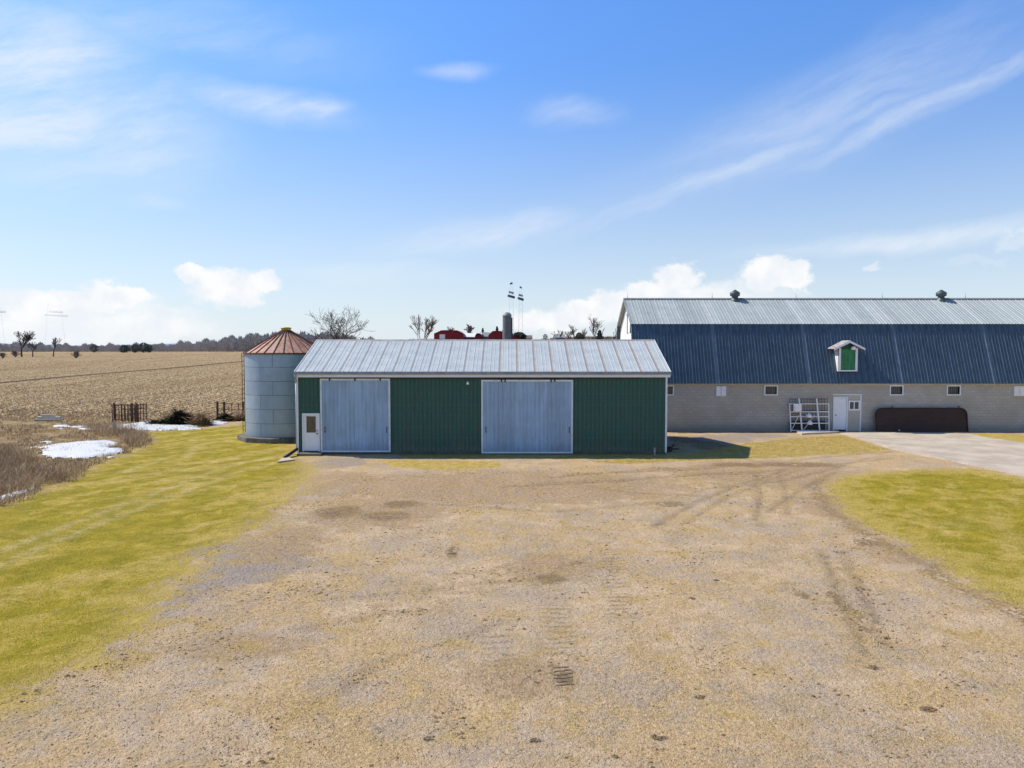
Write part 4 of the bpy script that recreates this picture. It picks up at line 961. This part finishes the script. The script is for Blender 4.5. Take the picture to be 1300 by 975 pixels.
# ------------------------------------------------------------------ bare trees
def tree(name, base, hgt, label, group, spread=.5, trunk=.18, levels=6, seed=1, mat='bark', forks=(2, 3), trunk_frac=.3, minr=.02, first=3, bush=False, curve=.25, side=.6):
    root = empty(name, base, label, 'bush' if bush else 'tree', group)
    ks = 1.0; trunk0, minr0 = trunk, minr
    for pass_ in (0, 1):
        rd = random.Random(seed); tm, cm = MB(), MB(); trunk, minr = trunk0/ks, minr0/ks
        def grow(p, d, L, r, lv):
            n = 3; mb = tm if lv == 0 else cm
            for i in range(n):
                d2 = (d+Vector((rd.uniform(-1,1), rd.uniform(-1,1), rd.uniform(-.3,.6)))*curve*(.35 if lv == 0 else 1)).normalized()
                q = p+d2*(L/n); r2 = max(minr, r*.88); mb.tube(p, q, r, r2, n=7 if lv < 2 else (4 if lv < 4 else 3), caps=False); 
                if lv > 0 and lv < levels-1 and rd.random() < side: branch(q, d2, L*rd.uniform(.45, .75), r2*.55, lv+1)
                p, d, r = q, d2, r2
            if lv < levels-1:
                for k in range(first if lv == 0 else rd.choice(forks)): branch(p, d, L*rd.uniform(.62, .85), r*rd.uniform(.6, .8), lv+1)
        def branch(p, d, L, r, lv):
            ax = Vector((rd.uniform(-1,1), rd.uniform(-1,1), rd.uniform(-.4,.4))); ax = (ax-d*ax.dot(d)).normalized()
            nd = (d+ax*spread*rd.uniform(.6,1.4)+Vector((0,0,.12))).normalized(); grow(p, nd, L, max(minr, r), lv)
        if bush:
            for k in range(first+5):
                a = rd.random()*6.28; grow(Vector(base)+Vector((.12*math.cos(a), .12*math.sin(a), 0)), Vector((spread*math.cos(a)*rd.random(), spread*math.sin(a)*rd.random(), 1)).normalized(), hgt*.34, trunk, 1 if k else 0)
        else: grow(Vector(base), Vector((0, 0, 1)), hgt*trunk_frac, trunk, 0)
        zmax = max(v[2] for v in cm.v)-base[2]; ks = hgt/zmax
    for mb in (tm, cm): mb.v = [(base[0]+(x-base[0])*ks, base[1]+(y-base[1])*ks, base[2]+(z-base[2])*ks) for x, y, z in mb.v]
    tm.build('trunk', M[mat], root); cm.build('crown', M[mat], root)
    return root
def tb(px, Y):                          # base on the terrain under a column of the picture
    x = (px-CX)/F*Y; return Vector((x, Y, zg(x, Y)-.1))
def th(px, py, Y): return P(px, py, Y).z-tb(px, Y).z
Yt = 100; tree('bare_tree', tb(434, Yt), th(434, 387, Yt), 'broad bare tree rising behind the left part of shed roof', None, .8, .24, 6, 8, forks=(2,), trunk_frac=.12, minr=.018, first=6, curve=.22, side=.45)
tree('bare_tree', tb(534, 150), th(534, 399, 150), 'upright bare multi stemmed tree behind the middle of shed roof', 'bare trees behind the sheds', .38, .13, 5, 9, 'bark_grey', first=4, trunk_frac=.3, minr=.035)
tree('bare_tree', tb(755, 170), th(755, 398, 170), 'slim upright bare tree just left of the barn gable', 'bare trees behind the sheds', .38, .16, 5, 12, forks=(2,3), trunk_frac=.3, minr=.025, side=.6)
tree('bare_tree', tb(728, 175), th(728, 411, 175), 'crooked bare tree left of the slim upright one', 'bare trees behind the sheds', .7, .22, 5, 21, trunk_frac=.4, minr=.03)
tree('bare_tree', tb(739, 185), th(739, 416, 185), 'thin bare sapling between crooked tree and slim tree', 'bare trees behind the sheds', .3, .10, 4, 22, trunk_frac=.4, minr=.03)
tree('bare_tree', tb(708, 190), th(708, 418, 190), 'leftmost small bare tree beyond the right part of shed roof', 'bare trees behind the sheds', .5, .10, 4, 24, trunk_frac=.4, minr=.03)
tree('bare_tree', tb(781, 80), th(779, 412, 80), 'bare leaning tree half hidden by the barn gable', 'bare trees behind the sheds', .8, .16, 5, 31, trunk_frac=.45, minr=.03)
tree('bare_tree', tb(597, 300), th(597, 411, 300), 'wide pale bare tree behind the white farm roof', 'bare trees behind the sheds', .6, .4, 5, 41, 'bark_grey', trunk_frac=.28, minr=.08, first=4)
tree('bare_tree', tb(571, 310), th(571, 414, 310), 'small bare tree behind the left red barn', 'bare trees behind the sheds', .6, .3, 4, 43, 'bark_grey', trunk_frac=.3, minr=.08)
tree('bare_tree', tb(28, 330), th(28, 419, 330), 'tall bare tree standing at the far edge of field, left', 'bare trees in the far field', .6, .4, 6, 51, trunk_frac=.22, minr=.05, first=4, side=.5)
tree('bare_tree', tb(68, 340), th(68, 428, 340), 'slender bare tree right of the tall one in far field', 'bare trees in the far field', .25, .3, 5, 53, trunk_frac=.4, minr=.05)
tree('bare_tree', tb(42, 335), th(42, 433, 335), 'low bare tree between the tall and slender field trees', 'bare trees in the far field', .5, .3, 5, 55, trunk_frac=.2, minr=.05)
for i, (px, py, Y_, lab) in enumerate([(97, 444, 300, 'round dark shrub in the far field right of the bare trees'), (4, 446, 300, 'dark shrub at the far left edge of field'), (20, 444, 325, 'low shrubs at the foot of the tall field tree')]):
    tree('bare_shrub', tb(px, Y_), max(1.5, th(px, py, Y_)), lab, 'shrubs in the far field', .9, .1, 4, 60+i, 'bark_grey', trunk_frac=.3, minr=.03, bush=True, first=8)

# conifers and evergreen bushes: trunk + crown of many small sprays
def conifer(px, py, Y_, wpx, label, group, seed, shape='cone', n=900):
    rd = random.Random(seed); b_ = tb(px, Y_); h = th(px, py, Y_); wd = wpx/F*Y_/2
    root = empty('conifer' if shape == 'cone' else 'evergreen_tree', b_, label, 'tree', group)
    MB().tube(b_, b_+Vector((0,0,h*.8)), wd*.12, wd*.03, n=6).build('trunk', M['bark'], root)
    cr_ = MB()
    for i in range(n):
        q = rd.random()**.8; a = rd.random()*6.28
        rad = wd*(1-q)*(.85+.3*math.sin(q*40)) if shape == 'cone' else wd*math.sqrt(max(0, 1-(2*q-1)**2))*(.8+.25*math.sin(a*3+seed))
        rr_ = rad*rd.uniform(.35, 1.05); c_ = b_+Vector((rr_*math.cos(a), rr_*math.sin(a), h*(.06+.92*q)))
        s = wd*rd.uniform(.10, .24)
        u_ = Vector((math.cos(a), math.sin(a), rd.uniform(-.5,.1)))*s*1.3; v_ = Vector((-math.sin(a), math.cos(a), rd.uniform(-.4,.4)))*s*.5
        cr_.add([c_-v_, c_+v_, c_+u_], [(0,1,2)]); cr_.add([c_-Vector((0,0,s*.5)), c_+Vector((0,0,s*.6)), c_+u_*.8], [(0,1,2)])
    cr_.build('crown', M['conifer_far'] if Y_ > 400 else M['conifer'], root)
conifer(761, 419, 180, 20, 'round topped dark evergreen beside the slim bare tree', 'evergreens around the far farm', 1, 'cone')
conifer(735, 422, 185, 14, 'bushy dark evergreen at the foot of the crooked tree', 'evergreens around the far farm', 2, 'oval')
conifer(631, 414, 290, 11, 'pointed dark evergreen just left of the tall silo', 'evergreens around the far farm', 3)
conifer(613, 416, 295, 9, 'pointed evergreen between the grey roof and white roof', 'evergreens around the far farm', 4)
conifer(638, 419, 285, 6, 'tiny evergreen touching the tall silo', 'evergreens around the far farm', 5)
conifer(659, 422, 260, 20, 'rounded evergreen above the red building right of silo', 'evergreens around the far farm', 6, 'oval')
conifer(692, 424, 230, 7, 'lone small evergreen on the brown rise', 'evergreens around the far farm', 7, 'oval', 400)
for i, (px, py, wp) in enumerate([(120, 437, 10), (158, 438, 14), (172, 437, 12), (183, 435, 14), (190, 437, 10)]):
    conifer(px, py, 480, wp, ['lone dark evergreen before the distant wood', 'leftmost evergreen of the clump near the wood', 'second evergreen of the clump near the wood', 'tallest evergreen of the clump near the wood', 'rightmost evergreen of the clump near the wood'][i], 'evergreens before the distant wood', 80+i, 'oval', 500)

# ------------------------------------------------------------------ distant wood (one mass) and hills
def wood(name, x0, x1, topf, Yb, mat, n, label, thick=60):
    V = []; Fs = []; rd = np.random.default_rng(5)
    for i in range(n):
        px = rd.uniform(x0, x1); Y_ = Yb+rd.uniform(0, thick); x = (px-CX)/F*Y_; z0 = zg(x, Y_)-.3
        top = P(px, topf(px), Y_).z; h = (top-z0)*rd.uniform(.6, 1.05); wd = h*rd.uniform(.08, .3); 
        for k in range(16):
            t_ = rd.uniform(.25, 1); a = rd.uniform(0, 6.28); r = wd*math.sqrt(max(.05, 1-(2*t_-1.15)**2))
            c = np.array([x+r*math.cos(a)*rd.random(), Y_+r*math.sin(a)*rd.random(), z0+h*t_]); s = h*rd.uniform(.05, .12); b0 = len(V)
            V += [c+(-s*.35, 0, -s*.8), c+(s*.35, s*.2, -s*.6), c+(rd.uniform(-.6, .6)*s, 0, s)]; Fs.append((b0, b0+1, b0+2))
        b0 = len(V); V += [np.array([x-.12, Y_, z0]), np.array([x+.12, Y_, z0]), np.array([x+.05, Y_, z0+h*.9])]; Fs.append((b0, b0+1, b0+2))
    o = fast_mesh(name, np.array(V), Fs, mat); return tag(o, label, 'woodland', kind='stuff')
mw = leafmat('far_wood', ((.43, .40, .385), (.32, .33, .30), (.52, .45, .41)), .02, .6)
def top1(px): return np.interp(px, [-60, 60, 200, 230, 260, 300, 340, 420, 520], [433, 438, 438, 435, 433, 428, 424, 424, 437])+1.8*math.sin(px*.21)+1.2*math.sin(px*.57)
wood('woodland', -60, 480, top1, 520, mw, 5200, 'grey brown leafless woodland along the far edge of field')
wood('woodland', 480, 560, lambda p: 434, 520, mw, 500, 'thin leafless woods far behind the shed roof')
def hill(nm, Y_, x0, x1, f, c):
    mb = MB(); n = 90; vs = []; fs = []
    for i in range(n+1):
        px = x0+(x1-x0)*i/n; p = P(px, f(px), Y_); vs += [(p.x, Y_, -5), (p.x, Y_, p.z), (p.x*1.1, Y_*1.15, p.z*.8), (p.x*.93, Y_*.93, 4)]
    for i in range(n): a = 4*i; fs += [(a+3, a+7, a+5, a+1), (a+1, a+5, a+6, a+2)]
    mb.add(vs, fs, True); o = mb.build(nm, simple(nm+'_far', c, .95, var=.15, scale=.01), at=(0, Y_, 0)); tag(o, kind='structure')
hill('hills', 1800, -300, 700, lambda p: 437.5+2.0*math.sin(p*.012+1)+.5*math.sin(p*.11)+.4*math.sin(p*.31), (.22, .28, .36))  # bluish hill colours have the aerial haze painted in
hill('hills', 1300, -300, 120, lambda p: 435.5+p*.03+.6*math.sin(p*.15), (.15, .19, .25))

# ------------------------------------------------------------------ the farm on the rise
def house(name, pxl, pxr, pyb, pye, pyr, Y_, wallm, roofm, label, cat, group=None, gab=None, depth=10):
    p0, p1 = P(pxl, pye, Y_), P(pxr, pye, Y_); zb0 = min(zg(p0.x, Y_), P(pxl, pyb, Y_).z)-.3; zrr = P(pxl, pyr, Y_+depth/2).z
    r = empty(name, ((p0.x+p1.x)/2, Y_, zb0), label, cat, group)
    MB().box(p0.x, p1.x, Y_, Y_+depth, zb0, p0.z).prism([(p0.x, Y_, p0.z), (p0.x, Y_+depth, p0.z), (p0.x, Y_+depth/2, zrr-.1)], (.1,0,0)).prism([(p1.x, Y_, p0.z), (p1.x, Y_+depth, p0.z), (p1.x, Y_+depth/2, zrr-.1)], (-.1,0,0)).build('wall', wallm, r)
    rf_ = MB().prism([(p0.x-.3, Y_-.4, p0.z-.1), (p0.x-.3, Y_+depth/2, zrr), (p0.x-.3, Y_+depth+.4, p0.z-.1), (p0.x-.3, Y_+depth+.4, p0.z+.1), (p0.x-.3, Y_+depth/2, zrr+.2), (p0.x-.3, Y_-.4, p0.z+.1)], (p1.x-p0.x+.6, 0, 0))
    rf_.build('roof', roofm, r)
    return r, p0, p1, zb0
def gable_house(name, pxl, pxr, pyb, pye, pyr, Y_, wallm, roofm, label, cat, group=None, depth=20):
    p0, p1 = P(pxl, pye, Y_), P(pxr, pye, Y_); zb0 = min(zg(p0.x, Y_), P(pxl, pyb, Y_).z)-.3; zrr = P(pxl, pyr, Y_).z; xm = (p0.x+p1.x)/2
    r = empty(name, (xm, Y_, zb0), label, cat, group)
    g1, g2 = p0.x+(xm-p0.x)*.5, p1.x-(p1.x-xm)*.42; zm = p0.z+(zrr-p0.z)*.93
    prof_ = [(p0.x, Y_, p0.z), (g1, Y_, zm), (xm, Y_, zrr), (g2, Y_, zm), (p1.x, Y_, p0.z)]
    MB().prism([(p0.x, Y_, zb0), (p0.x, Y_, p0.z)]+prof_[1:4]+[(p1.x, Y_, p0.z), (p1.x, Y_, zb0)], (0, depth, 0)).build('wall', wallm, r)
    rm = MB()
    for a, b_ in zip(prof_[:-1], prof_[1:]):
        a, b_ = Vector(a), Vector(b_); rm.prism([a+Vector((0,-.4,.05)), b_+Vector((0,-.4,.05)), b_+Vector((0,-.4,.3)), a+Vector((0,-.4,.3))], (0, depth+.8, 0))
    rm.build('roof', roofm, r)
    return r, p0, p1, zb0
YF = 270
r, p0, p1, z0 = gable_house('farm_barn', 620, 641, 434, 426.5, 421, YF, M['red'], simple('barn_red_roof', (.19, .012, .018), .6), 'brightest red barn just left of the tall silo', 'barn', 'red farm buildings on the rise')
r, p0, p1, z0 = gable_house('farm_barn', 551, 588, 434, 424.5, 420, YF+8, M['red'], simple('dark_red_roof', (.20,.03,.035), .6), 'leftmost red barn with a pale square door', 'barn', 'red farm buildings on the rise')
q0, q1 = P(558, 424.5, YF+7.9), P(565, 432, YF+7.9); MB().box(q0.x, q1.x, YF+7.85, YF+7.98, z0+.2, q0.z).build('door', M['white_far'], r)
r, p0, p1, z0 = gable_house('farm_barn', 650, 663, 434, 428.5, 425.5, YF-12, M['red'], simple('brown_roof', (.12,.08,.06), .8), 'low red building with dark roof right of the tall silo', 'barn', 'red farm buildings on the rise')
gable_house('farm_barn', 603, 611, 434, 427.5, 424, YF+2, simple('dark_red_boards', (.12,.012,.016), .8), simple('dark_barn_roof', (.10,.03,.03), .8), 'tiny dark red barn between the white roof and the brightest red barn', 'barn', 'red farm buildings on the rise', depth=10)
house('farm_shed', 586, 610, 434, 428, 423.5, YF+14, M['red'], M['white_far'], 'farm shed with bright white roof between two red barns', 'shed', depth=14)
house('farm_shed', 610, 621, 434, 427.5, 422.5, YF+20, M['farm_grey'], M['farm_grey'], 'small grey roofed shed behind the red gambrel barn', 'shed', depth=9)
house('farm_shed', 664, 675, 434, 430, 426.3, YF-4, M['farm_grey'], simple('brown_roof_two', (.16,.13,.11), .8), 'small brown shed at the right end of the farm', 'shed', depth=8)
house('farm_shed', 705, 717, 434, 429, 425, 215, M['bark_grey'], M['farm_grey'], 'small dark shed alone on the rise near bare trees', 'shed', depth=6)
# silo
c_ = tb(643.7, YF-20); ztop = P(643, 401, YF-20).z-c_.z; rs = 5.6/F*(YF-20)
so = empty('silo', c_, 'tall grey stave silo with pale domed top above the red barns', 'silo')
so_w = MB().lathe(c_, [(rs, 0), (rs, ztop)], 28).build('wall', M['silo_stone'], so)
hoop = MB()
for k in range(int(ztop/.8)): hoop.lathe(c_, [(rs+.02, k*.8), (rs+.05, k*.8+.03), (rs+.02, k*.8+.06)], 24)
hoop.build('hoop', M['farm_grey'], so_w)
MB().lathe(c_, [(rs+.1, ztop-.1), (rs+.1, ztop+.1), (rs*.85, ztop+rs*.45), (rs*.5, ztop+rs*.75), (0, ztop+rs*.88)], 28).build('dome', M['farm_grey'], so)
MB().box(c_.x+rs*.9, c_.x+rs*1.25, c_.y-.5, c_.y+.5, c_.z, c_.z+ztop*.93).build('chute', simple('chute_blue', (.07,.09,.14), .6), so)
# brown brush in front of the farm
mb_ = leafmat('hedge_twigs', ((.20, .15, .11), (.13, .10, .075), (.27, .22, .16)), .05, .6)
n = 9000; pxs = rng.uniform(520, 800, n); Yq = rng.uniform(195, 255, n); pts = np.stack([(pxs-CX)/F*Yq, Yq, np.zeros(n)], 1)
blades('hedgerow', pts, .6, .2, mb_, .8, label='low brown brush across the rise in front of the farm', cat='brush')

# ------------------------------------------------------------------ transmission towers
def pylon(px, pyt, Y_, label, halfpx, arms, legm=None):
    b_ = tb(px, Y_); zt2 = P(px, pyt, Y_).z; hw = halfpx/F*Y_
    r = empty('transmission_tower', b_, label, 'power tower', 'distant transmission towers')
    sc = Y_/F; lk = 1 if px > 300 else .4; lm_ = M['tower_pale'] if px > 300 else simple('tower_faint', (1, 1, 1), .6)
    for s in (-1, 1):
        MB().tube((b_.x+s*hw, Y_, b_.z), (b_.x+s*hw*.55, Y_, zt2), .22*sc*lk, .12*sc*lk, n=5).build('leg', lm_, r)
    lt_ = MB(); nseg = 9
    for i in range(nseg):
        za, zc = b_.z+(zt2-b_.z)*i/nseg, b_.z+(zt2-b_.z)*(i+1)/nseg; fa, fc_ = 1-.45*i/nseg, 1-.45*(i+1)/nseg
        lt_.tube((b_.x-hw*fa, Y_, za), (b_.x+hw*fc_, Y_, zc), .05*sc*lk, n=4, caps=False).tube((b_.x+hw*fa, Y_, za), (b_.x-hw*fc_, Y_, zc), .05*sc*lk, n=4, caps=False)
    lt_.build('lattice', lm_, r)
    for pya, half, tilt, thk in arms:
        a, c_ = P(px-half, pya-tilt, Y_), P(px+half, pya+tilt, Y_)
        am_ = MB(); am_.tube(a, c_, thk*sc, n=5); am_.tube(a+Vector((0,0,1.5*sc)), c_+Vector((0,0,1.5*sc)), thk*.6*sc, n=4)
        for i in range(7):
            f0, f1 = i/7, (i+1)/7; am_.tube(a.lerp(c_, f0), a.lerp(c_, f1)+Vector((0,0,1.5*sc)), .25*thk*sc+.05, n=4, caps=False)
        am_.build('crossarm', M['tower_dark'] if px > 300 else M['tower_far_arm'], r)
M['tower_pale'] = simple('tower_steel', (.62, .67, .75), .6, 0)
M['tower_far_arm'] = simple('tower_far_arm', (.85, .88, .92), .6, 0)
M['tower_dark'] = simple('tower_arm_steel', (.10, .12, .20), .6, .2)
pylon(649, 359, 620, 'taller distant power tower above the silo, left one', 3.6, [(360.5, 1.5, -.6, .5), (372, 3.2, .8, .6), (377, 4.6, 1.3, 1.1)])
pylon(661, 364, 640, 'distant power tower just right of its taller twin', 3.0, [(365.5, 1.2, .6, .5), (375.5, 2.8, .7, .6), (380, 3.8, 1.2, 1.1)])
pylon(71, 386, 900, 'faint wide power tower in the sky above the left field', 14, [(396.5, 9, .6, .22), (401, 15, .9, .22)])
pylon(-4, 386, 900, 'faint power tower cut by the left picture edge', 12, [(396.5, 11, 0, .35)])

# ------------------------------------------------------------------ odds and ends at the left
def cage(px0, px1, pyb, pyt, label, nb=7, posts=(), slant=0, seed=3):
    rd = random.Random(seed); a, c_ = G(px0, pyb), G(px1, pyb); h = P((px0+px1)/2, pyt, a.y).z
    r = empty('rusty_cage' if nb > 5 else 'rusty_gate', a, label, 'cage' if nb > 5 else 'gate')
    for dy in ((0, 1.1) if nb > 5 else (0,)):
        f = MB(); o_ = Vector((.12 if dy else 0, dy, 0))
        for i in range(nb+1): p = a.lerp(c_, i/nb)+o_; f.bar(p, p+Vector((rd.uniform(-.04,.04), 0, h*rd.uniform(.9, 1))), .045)
        for z in ([.12, .4, .68, .92] if nb > 5 else [.3, .6, .95]): f.bar(a+o_+Vector((0,0,h*z)), c_+o_+Vector((0,0,h*z+slant)), .04)
        f.build('bar_panel', M['rust'], r)
    for q in posts:
        p = a.lerp(c_, q)-Vector((0,.06,0)); MB().bar(p, p+Vector((0,0,h*1.06)), .13).build('post', M['rust'], r)
    if nb > 5:
        s_ = MB()
        for p in (a, c_):
            for z in (.12, .92): s_.bar(p+Vector((0,0,h*z)), p+Vector((.12, 1.1, h*z)), .04)
        s_.build('side_rail', M['rust'], r)
cage(143, 176, 536, 513, 'rusty square bar cage standing at the field edge', 8, (.1, .77, .95))
cage(276, 313, 532, 511, 'rusty leaning gate between bin and brush at field edge', 4, (.02, .25, .9), -.08)
def heap(name, px, py, wpx, hpx, mat, label, cat, n=500, seed=1, L=.7, wd=.05):
    rd = random.Random(seed); c = G(px, py); rx = wpx/2/F*c.y; h = hpx/F*c.y; r = empty(name, c, label, cat); mb = MB()
    for i in range(n):
        a = rd.random()*6.28; q = rd.random()**.5; z = h*(1-q**1.5)*rd.random()+.02; p = c+Vector((rx*q*math.cos(a), rx*.6*q*math.sin(a), z))
        b_ = rd.random()*6.28; d_ = Vector((math.cos(b_), math.sin(b_), rd.uniform(-.25, .8))).normalized()*L*rd.uniform(.4, 1); s_ = Vector((-d_.y, d_.x, rd.uniform(-.3,.3))).normalized()*wd*rd.uniform(.5, 1.4)
        mb.add([p-s_, p+s_, p+d_], [(0,1,2)])
        if i % 14 == 0: mb.tube(p, p+d_*1.6, .025, .01, n=5)
    mb.build('branches', mat, r); return r
md_g = leafmat('cut_evergreen', ((.020, .032, .016), (.03, .03, .018), (.06, .065, .03)), 1, .8)
heap('brush_pile', 229, 539, 40, 17, md_g, 'heap of cut dark evergreen branches on the snow', 'brush pile', 1500, 2, .9, .09)
heap('brush_pile', 286, 534, 24, 9, md_g, 'low dark green branch heap in front of rusty gate', 'brush pile', 700, 3, .5, .07)
heap('brush_pile', 198, 539, 22, 5, md_g, 'flat dark branch end lying on the snow streak', 'brush pile', 200, 4, .8, .05)
mt = leafmat('cut_reeds', ((.36, .24, .14), (.28, .18, .10), (.50, .38, .24)), 1, .8)
heap('reed_pile', 255, 540, 26, 16, mt, 'tan heap of dead reeds beside the branch heap', 'reed pile', 900, 5, .8, .03)
heap('reed_pile', 305, 534, 18, 13, mt, 'dead reed clump against the left foot of the grain bin', 'reed pile', 500, 6, .7, .03)
pl = empty('plank_stack', G(62, 534), 'weathered grey plank stack lying in dead grass', 'planks')
for i, (a, c_, z) in enumerate([((45,534),(79,533),.08), ((48,533.4),(77,532.6),.22), ((53,533),(70,532.4),.36)]):
    p, q = G(*a), G(*c_); MB().bar(p+Vector((0,0,z)), q+Vector((0,0,z-.06)), .9-.2*i, .14).build('plank', M['wood_grey'], pl)
wp = MB().bar(G(145, 548), G(145, 548)+Vector((.03, 0, .75)), .12).prism([G(145,548)+Vector((-.06,-.06,.74)), G(145,548)+Vector((.10,-.06,.74)), G(145,548)+Vector((.03,-.06,.86))], (0,.12,0)).build('post', M['wood_grey'], at=G(145, 548)); tag(wp, 'grey wooden post in scrub in front of the rusty cage', 'post')
